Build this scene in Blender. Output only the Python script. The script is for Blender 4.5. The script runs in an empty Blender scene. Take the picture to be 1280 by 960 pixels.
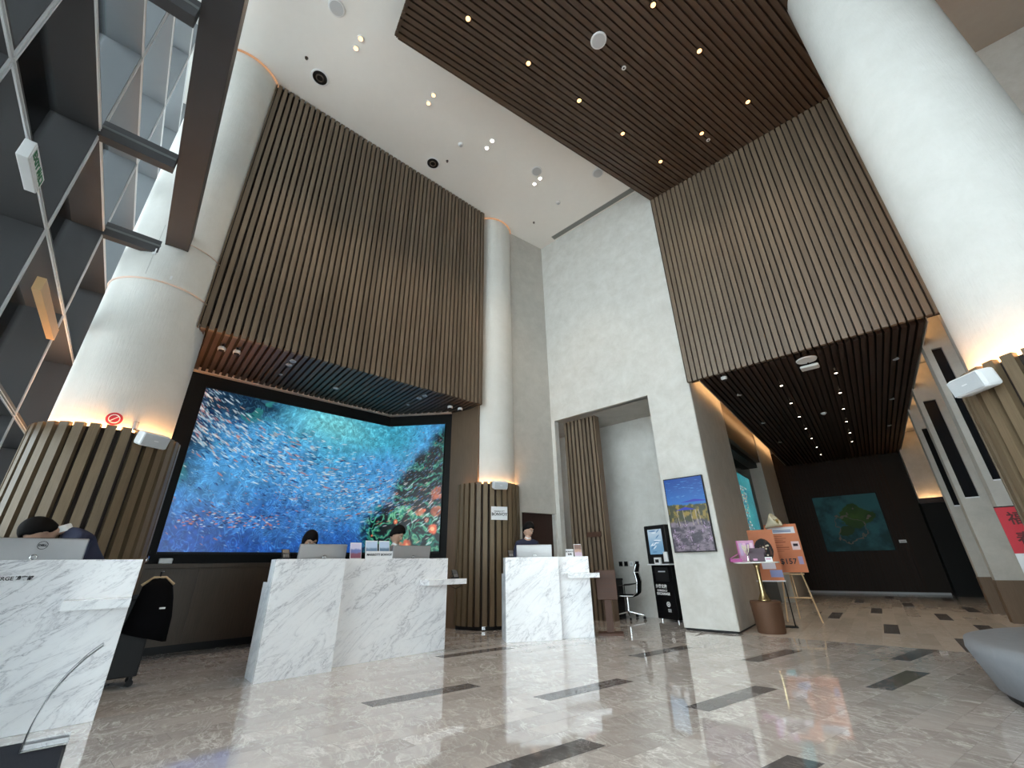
import bpy, bmesh, math, random
import numpy as np
from mathutils import Vector, Matrix, Euler
random.seed(7)
SC = bpy.context.scene
COL = SC.collection
R = math.radians

# ------------------------------------------------------------------ camera
cam_d = bpy.data.cameras.new('camera'); cam = bpy.data.objects.new('camera', cam_d); COL.objects.link(cam)
cam_d.sensor_width = 36; cam_d.lens = 518 / 1280 * 36; cam_d.clip_start = 0.05; cam_d.clip_end = 300
RM = [[0.7437, -0.2785, -0.6077], [0.6683, 0.2856, 0.6869], [-0.0177, -0.917, 0.3985]]
cx = Vector([r[0] for r in RM]).normalized(); cz = -Vector([r[2] for r in RM]).normalized()
cy = cz.cross(cx).normalized()
cam.matrix_world = Matrix(((cx.x, cy.x, cz.x, 0), (cx.y, cy.y, cz.y, 0), (cx.z, cy.z, cz.z, 1.07), (0, 0, 0, 1)))
SC.camera = cam
# ------------------------------------------------------------------ world, exposure
vs = SC.view_settings
vs.view_transform = 'Standard'; vs.look = 'None'; vs.gamma = 1; vs.use_curve_mapping = False
vs.exposure = 0.80
wd = bpy.data.worlds.new('world'); SC.world = wd; wd.use_nodes = True
wn = wd.node_tree.nodes; wl = wd.node_tree.links
wbg = wn['Background']; wtc = wn.new('ShaderNodeTexCoord'); wsep = wn.new('ShaderNodeSeparateXYZ'); wr = wn.new('ShaderNodeValToRGB')
wl.new(wtc.outputs['Generated'], wsep.inputs[0]); wl.new(wsep.outputs['Z'], wr.inputs['Fac'])
wr.color_ramp.elements[0].position = 0.0; wr.color_ramp.elements[0].color = (0.80, 0.86, 0.90, 1)
wr.color_ramp.elements[1].position = 1.0; wr.color_ramp.elements[1].color = (0.86, 0.93, 1.0, 1)
wl.new(wr.outputs['Color'], wbg.inputs['Color']); wbg.inputs['Strength'].default_value = 5.0

# ------------------------------------------------------------------ node material helpers
MATS = {}
class NT:
    def __init__(s, name):
        s.m = bpy.data.materials.new(name); s.m.use_nodes = True
        s.n = s.m.node_tree.nodes; s.l = s.m.node_tree.links
        s.b = s.n['Principled BSDF']; s.out = s.n['Material Output']; MATS[name] = s.m
    def new(s, t, **kw):
        x = s.n.new(t)
        for k, v in kw.items():
            if isinstance(k, str) and hasattr(x, k): setattr(x, k, v)
        return x
    def link(s, a, b): s.l.new(a, b)
    def coord(s, scale=(1, 1, 1), rot=(0, 0, 0), obj=True, rnd=0):
        tc = s.new('ShaderNodeTexCoord'); mp = s.new('ShaderNodeMapping')
        mp.inputs['Scale'].default_value = scale; mp.inputs['Rotation'].default_value = rot
        s.link(tc.outputs['Object' if obj else 'Generated'], mp.inputs['Vector'])
        if rnd:
            mu = s.new('ShaderNodeMath', operation='MULTIPLY'); mu.inputs[1].default_value = rnd
            s.link(s.rand(), mu.inputs[0]); s.link(mu.outputs[0], mp.inputs['Location'])
        return mp.outputs['Vector']
    def rand(s):
        oi = s.new('ShaderNodeObjectInfo'); ge = s.new('ShaderNodeNewGeometry')
        return s.math('FRACT', s.math('ADD', oi.outputs['Random'], ge.outputs['Random Per Island']))
    def noise(s, vec, scale=5, detail=4, rough=.55, dist=0):
        t = s.new('ShaderNodeTexNoise'); t.inputs['Scale'].default_value = scale; t.inputs['Detail'].default_value = detail
        t.inputs['Roughness'].default_value = rough; t.inputs['Distortion'].default_value = dist
        s.link(vec, t.inputs['Vector']); return t.outputs['Fac']
    def ramp(s, fac, stops):
        r = s.new('ShaderNodeValToRGB'); e = r.color_ramp.elements
        while len(e) < len(stops): e.new(0.5)
        for i, (p, c) in enumerate(stops): e[i].position = p; e[i].color = (*c, 1) if len(c) == 3 else c
        s.link(fac, r.inputs['Fac']); return r.outputs['Color']
    def mix(s, fac, a, b, mode='MIX'):
        m = s.new('ShaderNodeMix', data_type='RGBA', blend_type=mode)
        for v, i in ((fac, 0), (a, 6), (b, 7)):
            if isinstance(v, (int, float)): m.inputs[i].default_value = v
            elif isinstance(v, tuple): m.inputs[i].default_value = (*v, 1)
            else: s.link(v, m.inputs[i])
        return m.outputs[2]
    def math(s, op, a, b=0.0):
        m = s.new('ShaderNodeMath', operation=op)
        for v, i in ((a, 0), (b, 1)):
            if isinstance(v, (int, float)): m.inputs[i].default_value = v
            else: s.link(v, m.inputs[i])
        return m.outputs[0]
    def bump(s, h, strength=.3, dist=.01):
        b = s.new('ShaderNodeBump'); b.inputs['Strength'].default_value = strength; b.inputs['Distance'].default_value = dist
        s.link(h, b.inputs['Height']); s.link(b.outputs['Normal'], s.b.inputs['Normal'])
    def base(s, c, rough=.5, metal=0, spec=.5):
        if isinstance(c, tuple): s.b.inputs['Base Color'].default_value = (*c, 1)
        else: s.link(c, s.b.inputs['Base Color'])
        s.b.inputs['Roughness'].default_value = rough; s.b.inputs['Metallic'].default_value = metal
        s.b.inputs['Specular IOR Level'].default_value = spec
def simple(name, c, rough=.5, metal=0, spec=.5, var=.06, sc=8, bump=0):
    t = NT(name); v = t.coord()
    n = t.noise(v, sc, 3)
    t.base(t.mix(n, tuple(max(0, x * (1 - var)) for x in c), tuple(min(1, x * (1 + var)) for x in c)), rough, metal, spec)
    if bump: t.bump(t.noise(v, sc * 12, 2), bump, .004)
    return t.m
def emit(name, c, strength):
    t = NT(name); e = t.new('ShaderNodeEmission'); e.inputs['Color'].default_value = (*c, 1); e.inputs['Strength'].default_value = strength
    t.link(e.outputs[0], t.out.inputs['Surface']); return t.m
def wood(name, c, var=.35, rough=.45, axis='z', spec=.35):
    t = NT(name); s = {'z': (30, 30, 1.2), 'x': (1.2, 30, 30), 'y': (30, 1.2, 30)}[axis]
    v = t.coord(s, rnd=37); n = t.noise(v, 3, 5, .6, .6)
    oi = t.new('ShaderNodeObjectInfo')
    c1 = t.mix(n, tuple(x * (1 - var) for x in c), tuple(x * (1 + var) for x in c))
    k = t.math('MULTIPLY_ADD', oi.outputs['Random'], .25); t.n[-1].inputs[2].default_value = .87
    g = t.mix(1.0, c1, k, 'MULTIPLY')
    t.base(g, rough, 0, spec); t.bump(n, .15, .003); return t.m
def plaster(name, c, c2, streak=True, bump=.5):
    t = NT(name); v = t.coord((26, 26, 3.2) if streak else (1, 1, 1))
    n = t.noise(v, 2.2 if streak else 40, 5, .65); v2 = t.coord(); big = t.noise(v2, 3.2, 8, .75, .3)
    t.base(t.mix(t.ramp(big, [(.35, (0, 0, 0)), (.65, (1, 1, 1))]), c, c2), .8, 0, .2); t.bump(n, bump, .008); return t.m
def marble(name, base, vein, rot, scale=1.0, rough=.2, warm=None, vw=.03, stretch=(1, 1, 3.2), rnd=0, spec=.5, vstr=.8, veins2=None):
    t = NT(name); v0 = t.coord((1, 1, 1), rot, rnd=rnd); mp = t.new('ShaderNodeMapping'); mp.inputs['Scale'].default_value = stretch; t.link(v0, mp.inputs['Vector']); v = mp.outputs['Vector']
    n1 = t.noise(v, 1.5 * scale, 8, .62, 1.2)
    d = t.math('ABSOLUTE', t.math('SUBTRACT', n1, .5))
    n0 = t.noise(v, 3.7 * scale, 8, .6, .9); d0 = t.math('ABSOLUTE', t.math('SUBTRACT', n0, .52))
    cl = t.noise(v, .9 * scale, 5, .6, .5)
    m1 = t.ramp(d, [(0, (1, 1, 1)), (vw, (.25, .25, .25)), (vw * 3, (0, 0, 0))])
    m0 = t.ramp(d0, [(0, (.6, .6, .6)), (vw * .8, (.12, .12, .12)), (vw * 2, (0, 0, 0))])
    f = t.math('MULTIPLY', t.math('ADD', m1, m0), t.ramp(cl, [(.38, (.1, .1, .1)), (.62, (vstr, vstr, vstr))]))
    bc = t.mix(t.ramp(cl, [(.3, (0, 0, 0)), (.7, (1, 1, 1))]), base, warm or base)
    fin = t.mix(f, bc, vein)
    if rnd:
        k = t.math('MULTIPLY_ADD', t.rand(), .22); t.n[-1].inputs[2].default_value = .90; fin = t.mix(1.0, fin, k, 'MULTIPLY')
    t.base(fin, rough, 0, spec); return t.m

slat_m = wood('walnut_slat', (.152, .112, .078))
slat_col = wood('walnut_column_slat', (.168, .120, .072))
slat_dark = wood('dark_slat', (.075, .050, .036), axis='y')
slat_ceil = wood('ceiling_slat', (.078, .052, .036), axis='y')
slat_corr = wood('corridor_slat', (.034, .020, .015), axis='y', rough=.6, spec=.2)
backing = simple('slat_backing', (.022, .014, .010), .8)
brownpanel = wood('brown_panel', (.15, .10, .065))
cabwood = wood('cabinet_wood', (.075, .050, .032))
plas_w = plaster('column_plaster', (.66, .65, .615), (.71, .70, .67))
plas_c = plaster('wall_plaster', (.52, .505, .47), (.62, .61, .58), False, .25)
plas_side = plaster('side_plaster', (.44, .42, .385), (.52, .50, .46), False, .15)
ceil_w = simple('ceiling_white', (.86, .85, .82), .85, 0, .2, .02)
desk_m = marble('desk_marble', (.93, .935, .95), (.34, .34, .38), (0, R(36), 0), .95, .14, (.84, .845, .875), .014, (1, 1, 3.4), vstr=.75)
desk_edge = marble('desk_edge_marble', (.86, .89, .93), (.50, .55, .62), (R(40), 0, 0), 1.1, .16, (.72, .77, .82), .03)
tile_m = marble('floor_marble', (.64, .595, .575), (.95, .94, .92), (0, 0, R(20)), 1.7, .045, (.47, .43, .41), .024, (1, 2.0, 1), rnd=61, spec=1.0, vstr=.85); tn_ = tile_m.node_tree.nodes['Principled BSDF']; tn_.inputs['Coat Weight'].default_value = .6; tn_.inputs['Coat Roughness'].default_value = .04
tile_c = marble('corridor_marble', (.62, .55, .49), (.82, .77, .71), (0, 0, R(80)), 1.25, .12, (.50, .44, .39), .014, (1, 2.2, 1), rnd=61, spec=.5, vstr=.5)
inlay_m = marble('inlay_marble', (.105, .10, .105), (.40, .39, .39), (0, 0, R(10)), 2.6, .05, (.15, .14, .14), .012, (1, 1, 1), rnd=31, spec=.6)
grout = simple('grout', (.25, .23, .22), .7)
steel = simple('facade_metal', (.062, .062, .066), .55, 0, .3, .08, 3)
steel_skylit = simple('facade_metal_skylit', (.25, .27, .29), .5, 0, .4, .06, 3)  # same facade metal, lightened where sky light falls on the upper fins
steel_lt = simple('facade_trim', (.74, .76, .78), .4, .1)
black = simple('black_plastic', (.010, .010, .011), .5, 0, .25)
blackgl = simple('black_gloss', (.006, .006, .007), .16, 0, .22)
blackmt = simple('black_matt_panel', (.007, .007, .007), .6, 0, .2)
white_p = simple('white_plastic', (.78, .79, .80), .35)
grille = simple('speaker_grille', (.52, .54, .56), .6, 0, .3, .05, 60)
silver = simple('silver_shell', (.56, .56, .57), .32, .75)
chrome = simple('chrome', (.75, .75, .76), .12, 1)
brass = simple('brass', (.50, .38, .20), .25, 1)
bronze = simple('bronze_fabric', (.12, .062, .036), .55, .3, .4, .15, 60)
greymetal = simple('grey_vent', (.30, .31, .30), .6)
lampm = emit('lamp_glow', (1.0, .52, .18), 2.6)
lampdim = emit('lamp_glow_dim', (1.0, .86, .68), 9)
cove_m = emit('cove_glow', (1.0, .47, .16), 95)
cove_c = emit('corridor_cove_glow', (1.0, .56, .24), 14)
skin = simple('skin', (.58, .36, .26), .5, 0, .4, .05)
hairm = simple('black_hair', (.006, .005, .005), .75, 0, .12)
navy = simple('navy_cloth', (.012, .016, .045), .75)
greycl = simple('grey_cloth', (.16, .17, .20), .75)
dkcloth = simple('black_cloth', (.005, .005, .006), .95, 0, .05)
shirt = simple('white_shirt', (.8, .8, .8), .7)
ottom = simple('grey_upholstery', (.235, .25, .275), .9, 0, .2, .10, 14, .25)
paper = simple('white_card', (.82, .83, .85), .6)
inkm = simple('dark_ink', (.02, .02, .025), .6)
whiteink = simple('white_print', (.85, .85, .85), .5)
easelw = wood('easel_wood', (.56, .40, .24), .15)
plaquew = wood('plaque_wood', (.068, .030, .018), .15)
red = simple('red_print', (.62, .03, .05), .5)
matm = simple('door_mat', (.030, .034, .045), .95, 0, .1, .3, 90, .3)
warm_reflect = simple('warm_reflection_tan', (.62, .40, .20), .5)  # tan colour stands in for a warm light reflection
darkdoor = wood('dark_door', (.035, .016, .012), .2)
quartz = simple('table_top_white', (.80, .80, .78), .3)
bounce_paving = simple('bounce_paving_white', (.78, .78, .76), .9)  # unseen ground, whitened to bounce daylight up to the ceiling

def glass_mat(name, tint=(.92, .96, .96), refl=.14):
    t = NT(name); tr = t.new('ShaderNodeBsdfTransparent'); tr.inputs[0].default_value = (*tint, 1)
    gl = t.new('ShaderNodeBsdfGlossy'); gl.inputs['Roughness'].default_value = .01
    lw = t.new('ShaderNodeFresnel'); lw.inputs['IOR'].default_value = 1.45
    mx = t.new('ShaderNodeMixShader'); t.link(lw.outputs[0], mx.inputs[0]); t.link(tr.outputs[0], mx.inputs[1]); t.link(gl.outputs[0], mx.inputs[2])
    t.link(mx.outputs[0], t.out.inputs['Surface']); return t.m
glass = glass_mat('window_glass')
acryl = glass_mat('clear_acrylic', (.96, .97, .98))
def attr_mat(name, strength):
    t = NT(name); a = t.new('ShaderNodeAttribute'); a.attribute_name = 'paint'
    if strength > 0:
        t.base((0.0, 0.0, 0.0), .25, 0, .3); t.link(a.outputs['Color'], t.b.inputs['Emission Color']); t.b.inputs['Emission Strength'].default_value = strength
    else: t.base(a.outputs['Color'], .55, 0, .3)
    return t.m
screen_m = attr_mat("lit_screen", .62)
screen_lo = attr_mat('dim_screen', .5)
print_m = attr_mat('printed_board', 0)

# ------------------------------------------------------------------ object helpers
def clean(name): return name
def setp(o, label=None, cat=None, group=None, kind=None):
    if label: o['label'] = label
    if cat: o['category'] = cat
    if group: o['group'] = group
    if kind: o['kind'] = kind
    return o
def empty(name, loc=(0, 0, 0), rz=0, label=None, cat=None, group=None, kind=None):
    o = bpy.data.objects.new(name, None); COL.objects.link(o); o.location = loc; o.rotation_euler = (0, 0, rz); o.empty_display_size = .1
    return setp(o, label, cat, group, kind)
class MB:
    def __init__(s): s.v = []; s.f = []
    def add(s, vs, fs):
        k = len(s.v); s.v += [tuple(x) for x in vs]; s.f += [tuple(i + k for i in f) for f in fs]; return s
    def box(s, x0, x1, y0, y1, z0, z1, M=None):
        vs = [Vector(p) for p in ((x0, y0, z0), (x1, y0, z0), (x1, y1, z0), (x0, y1, z0), (x0, y0, z1), (x1, y0, z1), (x1, y1, z1), (x0, y1, z1))]
        if M is not None: vs = [M @ p for p in vs]
        return s.add(vs, [(0, 3, 2, 1), (4, 5, 6, 7), (0, 1, 5, 4), (1, 2, 6, 5), (2, 3, 7, 6), (3, 0, 4, 7)])
    def prism(s, pts, z0, z1):
        n = len(pts); vs = [(x, y, z0) for x, y in pts] + [(x, y, z1) for x, y in pts]
        return s.add(vs, [tuple(range(n - 1, -1, -1)), tuple(range(n, 2 * n))] + [(i, (i + 1) % n, n + (i + 1) % n, n + i) for i in range(n)])
    def lathe(s, prof, n=32, c=(0, 0, 0), cap=True, a0=0, a1=2 * math.pi):
        full = abs(a1 - a0 - 2 * math.pi) < 1e-6; m = n if full else n + 1; vs = []
        for r, z in prof:
            for i in range(m):
                a = a0 + (a1 - a0) * i / n; vs.append((c[0] + r * math.cos(a), c[1] + r * math.sin(a), c[2] + z))
        fs = []
        for j in range(len(prof) - 1):
            for i in range(n if full else m - 1):
                i2 = (i + 1) % m; fs.append((j * m + i, j * m + i2, (j + 1) * m + i2, (j + 1) * m + i))
        if cap and full: fs.append(tuple(range(m - 1, -1, -1))); fs.append(tuple((len(prof) - 1) * m + i for i in range(m)))
        return s.add(vs, fs)
    def tube(s, pts, r, n=8):
        pts = [Vector(p) for p in pts]; rs = r if isinstance(r, (list, tuple)) else [r] * len(pts); vs = []
        for i, p in enumerate(pts):
            d = (pts[min(i + 1, len(pts) - 1)] - pts[max(i - 1, 0)]).normalized()
            a = Vector((0, 0, 1)) if abs(d.z) < .9 else Vector((1, 0, 0)); x = d.cross(a).normalized(); y = d.cross(x)
            for k in range(n):
                t = 2 * math.pi * k / n; vs.append(p + (x * math.cos(t) + y * math.sin(t)) * rs[i])
        fs = [(j * n + k, j * n + (k + 1) % n, (j + 1) * n + (k + 1) % n, (j + 1) * n + k) for j in range(len(pts) - 1) for k in range(n)]
        fs += [tuple(range(n - 1, -1, -1)), tuple((len(pts) - 1) * n + k for k in range(n))]
        return s.add(vs, fs)
    def ball(s, c, r, n=12, m=8):
        rx, ry, rz = r if isinstance(r, tuple) else (r, r, r); vs = [(c[0], c[1], c[2] - rz)]
        for j in range(1, m):
            p = math.pi * j / m
            for i in range(n):
                a = 2 * math.pi * i / n; vs.append((c[0] + rx * math.sin(p) * math.cos(a), c[1] + ry * math.sin(p) * math.sin(a), c[2] - rz * math.cos(p)))
        vs.append((c[0], c[1], c[2] + rz)); L = len(vs) - 1
        fs = [(0, 1 + (i + 1) % n, 1 + i) for i in range(n)]
        for j in range(m - 2): fs += [(1 + j * n + i, 1 + j * n + (i + 1) % n, 1 + (j + 1) * n + (i + 1) % n, 1 + (j + 1) * n + i) for i in range(n)]
        fs += [(1 + (m - 2) * n + i, 1 + (m - 2) * n + (i + 1) % n, L) for i in range(n)]
        return s.add(vs, fs)
    def mesh(s, name, smooth=False):
        me = bpy.data.meshes.new(name); me.from_pydata(s.v, [], s.f)
        bm = bmesh.new(); bm.from_mesh(me); bmesh.ops.recalc_face_normals(bm, faces=bm.faces); bm.to_mesh(me); bm.free()
        if smooth: me.shade_smooth()
        return me
    def build(s, name, mat, parent=None, loc=(0, 0, 0), rz=0, smooth=False, bevel=0, label=None, cat=None, group=None, kind=None):
        me = s.mesh(name, smooth); me.materials.append(mat)
        return link(name, me, parent, loc, rz, bevel, label, cat, group, kind)
def link(name, me, parent=None, loc=(0, 0, 0), rz=0, bevel=0, label=None, cat=None, group=None, kind=None, rot=None):
    o = bpy.data.objects.new(name, me); COL.objects.link(o); o.location = loc; o.rotation_euler = rot or (0, 0, rz)
    if parent: o.parent = parent
    if bevel:
        b = o.modifiers.new('bevel', 'BEVEL'); b.width = bevel; b.segments = 2; b.limit_method = 'ANGLE'
    return setp(o, label, cat, group, kind)
def box(name, mat, d, parent=None, **k): return MB().box(*d).build(name, mat, parent, **k)
def smooth_angle(o, a=35):
    me = o.data; me.shade_smooth()
    try: me.set_sharp_from_angle(angle=R(a))
    except Exception: pass
    return o
CJK = None
def text(body, size, mat, parent, loc, rot, name='lettering', ext=.001, align='CENTER', bold=0.0, sx=1.0):
    cu = bpy.data.curves.new('text', 'FONT'); cu.body = body; cu.size = size; cu.align_x = align; cu.align_y = 'CENTER'; cu.extrude = ext; cu.offset = bold; cu.resolution_u = 2
    o = bpy.data.objects.new('text', cu); COL.objects.link(o)
    dg = bpy.context.evaluated_depsgraph_get(); me = bpy.data.meshes.new_from_object(o.evaluated_get(dg))
    bpy.data.objects.remove(o); me.materials.clear(); me.materials.append(mat)
    r = link(name, me, parent, loc, rot=rot); r.scale = (sx, 1, 1); return r
def copy_tree(o, parent=None):
    c = o.copy(); COL.objects.link(c)
    if parent is not None: c.parent = parent
    for ch in list(o.children): copy_tree(ch, c)
    return c
# ---- numpy painting on a grid of coloured vertices
class VN:
    def __init__(s, seed): s.t = np.random.RandomState(seed).rand(256, 256)
    def __call__(s, x, y):
        xi = np.floor(x).astype(int); yi = np.floor(y).astype(int); fx = x - xi; fy = y - yi; fx = fx * fx * (3 - 2 * fx); fy = fy * fy * (3 - 2 * fy)
        t = s.t; a = t[xi % 256, yi % 256]; b = t[(xi + 1) % 256, yi % 256]; c = t[xi % 256, (yi + 1) % 256]; d = t[(xi + 1) % 256, (yi + 1) % 256]
        return (a * (1 - fx) + b * fx) * (1 - fy) + (c * (1 - fx) + d * fx) * fy
    def fbm(s, x, y, o=5):
        r = 0; a = .5; k = 0
        for i in range(o): r = r + a * s(x * 2 ** i + 17 * i, y * 2 ** i + 5 * i); k += a; a *= .55
        return r / k
def sm(x, a, b): t = np.clip((x - a) / (b - a), 0, 1); return t * t * (3 - 2 * t)
def lerp(a, b, m): return a * (1 - m[..., None]) + b * m[..., None]
def painted(name, img, pos, mat, parent=None, lin=False, **k):
    """img: H x W x 3 (sRGB, row 0 bottom), pos(u,v)->xyz arrays"""
    H, W, _ = img.shape; u, v = np.meshgrid(np.linspace(0, 1, W), np.linspace(0, 1, H)); P = pos(u, v)
    me = bpy.data.meshes.new(name); me.vertices.add(W * H); me.vertices.foreach_set('co', P.reshape(-1).astype('f'))
    i = np.arange((H - 1) * (W - 1)); r = i // (W - 1); c = i % (W - 1); a = r * W + c
    q = np.stack([a, a + 1, a + W + 1, a + W], 1).reshape(-1); n = len(i)
    me.loops.add(4 * n); me.loops.foreach_set('vertex_index', q.astype('i')); me.polygons.add(n)
    me.polygons.foreach_set('loop_start', (np.arange(n) * 4).astype('i')); me.update(calc_edges=True); me.validate()
    at = me.color_attributes.new('paint', 'FLOAT_COLOR', 'POINT'); im = np.clip(img, 0, 1)
    im = np.where(im <= .04045, im / 12.92, ((im + .055) / 1.055) ** 2.4)
    at.data.foreach_set('color', np.concatenate([im, np.ones((H, W, 1))], 2).reshape(-1).astype('f')); me.materials.append(mat)
    return link(name, me, parent, **k)
def stroke(img, x, y, L, w, ang, col):
    H, W, _ = img.shape; x0, x1 = int(max(0, x - L)), int(min(W, x + L + 1)); y0, y1 = int(max(0, y - L)), int(min(H, y + L + 1))
    if x1 <= x0 or y1 <= y0: return
    yy, xx = np.mgrid[y0:y1, x0:x1]; dx = xx - x; dy = yy - y; a = dx * math.cos(ang) + dy * math.sin(ang); b = -dx * math.sin(ang) + dy * math.cos(ang)
    m = np.clip(1.3 - ((a / L) ** 2 + (b / w) ** 2), 0, 1)[..., None]; img[y0:y1, x0:x1] = img[y0:y1, x0:x1] * (1 - m) + np.array(col) * m

# ------------------------------------------------------------------ plan (metres; y = 7.94 is the back wall, camera stands at 0,0)
H = 9.69; HW = 9.10; HS = 4.23; HC = 4.28; YB = 7.94
P1 = Vector((-6.69, .84)); P2 = Vector((-6.08, 5.81)); A83 = R(83)
U = Vector((math.cos(R(173)), math.sin(R(173)))); V2 = Vector((math.cos(A83), math.sin(A83)))    # facade frame
def uv(u, v): p = U * u + V2 * v; return (p.x, p.y)
CA = R(2.7)                                                                                        # corridor runs 2.7 degrees off
CORR = (0, YB, 0)

# ------------------------------------------------------------------ floor
fl = box('floor', grout, (-16, 9, -9, 24, -.12, -.006), kind='structure')
def tile_mesh(pts, mat, name='tile'):
    me = MB().prism(pts, -.02, 0).mesh(name); me.materials.append(mat); return me
d75 = Vector((math.cos(R(75)), math.sin(R(75)))); TL = 1.04; TW = .1925
def par(L, w, g=.001): return [(g, 0), (w - g, 0), (w - g + d75.x * (L - 2 * g), d75.y * (L - 2 * g)), (g + d75.x * (L - 2 * g), d75.y * (L - 2 * g))]
tm = tile_mesh(par(TL, TW), tile_m)
cand = []; YC = 8.0
def clip(pts, f):
    out = []
    for i in range(len(pts)):
        p, q = pts[i], pts[(i + 1) % len(pts)]; a, b = f(p), f(q)
        if a >= 0: out.append(p)
        if (a >= 0) != (b >= 0): t = a / (a - b); out.append((p[0] + (q[0] - p[0]) * t, p[1] + (q[1] - p[1]) * t))
    return out
for i in range(-72, 50):
    for j in range(-12, 14):
        t = j * TL + (i % 3) * TL / 3 + .1; x = i * TW + d75.x * t - .62; y = d75.y * t
        if y < -6.5 or y > 9.3 or x < -11.5 or x > 4.5: continue
        if y > YC and not (-6.9 < x < -2.9): continue
        cand.append((x * x + y * y, x, y, 0))
tc = tile_mesh([(0.001, 0.001), (.197, .001), (.197, 1.199), (.001, 1.199)], tile_c)
cr = Matrix.Rotation(CA, 2)
for i in range(-17, 11):
    for j in range(-1, 10):
        x, y = i * .198 + .15, j * 1.2 + (i % 3) * .4; w = cr @ Vector((x, y)); cand.append((w.x ** 2 + (w.y + YB) ** 2 + 14, w.x, w.y + YB, 1))
fwd = Vector((-.66, .75))
cand = [c for c in cand if (c[1] * fwd.x + c[2] * fwd.y) > -.9]
cand.sort()
rest = MB(); rest_c = MB(); nt_ = 0
for c in cand:
    o = tc if c[3] else tm; ang = CA if c[3] else 0; Mx = Matrix.Translation((c[1], c[2], 0)) @ Matrix.Rotation(ang, 4, 'Z')
    P = [tuple((Mx @ o.vertices[k].co)[:2]) for k in range(4)]; Q = P
    if c[3]: Q = clip(clip(P, lambda p: p[1] - YC - .002), lambda p: p[0] + 2.9)
    elif min(p[1] for p in P) < YC < max(p[1] for p in P) and c[1] > -2.95: Q = clip(P, lambda p: YC - .002 - p[1])
    elif max(p[1] for p in P) > YC and max(p[0] for p in P) > -2.9: Q = clip(P, lambda p: -2.9 - p[0])
    if len(Q) < 3: continue
    if nt_ < 285:
        nt_ += 1
        if Q is P: link('tile', o, fl, (c[1], c[2], 0), ang)
        else: me_ = MB().prism([(x - Q[0][0], y - Q[0][1]) for x, y in Q], -.02, 0).mesh('tile'); me_.materials.append(o.materials[0]); link('tile', me_, fl, (Q[0][0], Q[0][1], 0))
    else: (rest_c if c[3] else rest).prism(Q, -.02, 0)
rest.build('outer_tiles', tile_m, fl, kind='stuff'); rest_c.build('corridor_tiles', tile_c, fl, kind='stuff')
# corridor field is cut off from the lobby field by a slab laid 1 mm proud at the wall line
im_ = MB().prism(par(1.03, .185, 0), -.01, .0012).mesh('inlay_tile'); im_.materials.append(inlay_m)
for x, y in [(-3.89, 2.36), (-2.83, 3.40), (-3.0, 5.46), (-1.70, 3.93), (-1.84, 6.0), (-.66, 5.45), (-2.25, 1.87), (-1.16, 2.42), (.42, 4.95), (-4.95, 4.0), (-.55, 7.0)]:
    link('inlay_tile', im_, fl, (x, y, 0))
ic_ = MB().box(0, .19, 0, 1.19, -.01, .0012).mesh('inlay_tile'); ic_.materials.append(inlay_m)
for x, y in [(-.68, 9.24), (.01, 11.60), (-.52, 14.16), (-1.02, 12.28), (.14, 8.0), (.50, 13.45), (-.95, 16.6), (.25, 16.3), (-1.6, 10.9), (-1.5, 14.8), (.45, 9.9)]:
    link('inlay_tile', ic_, fl, (x, y, 0), CA)

# ------------------------------------------------------------------ ceilings
cl = box('ceiling', ceil_w, (-10.5, 6.5, -3.2, 9.4, H, H + .15), kind='structure')
cw = empty('ceiling', kind='structure'); cw.location = (-3.99, 1.82, HW)
cw.rotation_euler = (0, 0, R(75) - math.pi / 2)          # local +y runs along the slats
WW = 5.12                                                # ends where the coved edge is seen beside the right column
Lw = 6.9
c15 = math.cos(R(-15)); s15 = math.sin(R(-15)); ye = lambda x: (YB - 1.82 - x * s15) / c15 + .03
MB().prism([(0, 0), (WW, 0), (WW, ye(WW)), (0, ye(0))], .07, .20).build('ceiling_panel', backing, cw)
box('edge_board', slat_ceil, (-.012, .004, 0, ye(0) - .08, -.0, .20), cw); box('edge_board', slat_ceil, (WW, WW + .02, 0, ye(WW), 0, .20), cw)
box('end_board', slat_ceil, (0, WW, -.03, -.012, 0.0, .20), cw)
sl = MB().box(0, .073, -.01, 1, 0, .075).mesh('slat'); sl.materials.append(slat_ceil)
tan15 = math.tan(R(15))
for i in range(int(WW / .1)):
    x = i * .1 + .012
    # the far end is cut on the line of the back wall
    yend = (YB - 1.82 - (-x * math.sin(cw.rotation_euler.z) * -1)) / math.cos(cw.rotation_euler.z)
    wx = x * math.cos(cw.rotation_euler.z); wy = x * math.sin(cw.rotation_euler.z)
    yend = ye(x) - .0
    o = link('slat', sl, cw, (x, 0, 0)); o.scale = (1, yend, 1)

# ------------------------------------------------------------------ left slatted volume over the reception
def vec3(p, z): return (p[0], p[1], z)
L1 = (P2 - P1).length
wlft = empty('wall_left', (P1.x, P1.y, 0), A83 , kind='structure')     # local x runs along the face, local -y faces the lobby
def face_slats(root, L, z0, z1, mat, depth=.065, pitch=.1, w=.066, y=-1):
    me = MB().box(0, w, -depth if y < 0 else 0, 0 if y < 0 else depth, 0, 1).mesh('slat'); me.materials.append(mat)
    n = int(round(L / pitch)); p = L / n
    for i in range(n): o = link('slat', me, root, (i * p + (p - w) / 2, 0, z0)); o.scale = (1, 1, z1 - z0)
box('core', backing, (0.0, L1, .0, .22, HS + .08, H), wlft)
box('end_board', slat_m, (L1, L1 + .02, -.06, .22, HS, H), wlft); box('end_board', slat_m, (-.02, 0, -.06, .22, HS, H), wlft)
face_slats(wlft, L1, HS, H - .01, slat_m)
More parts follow.
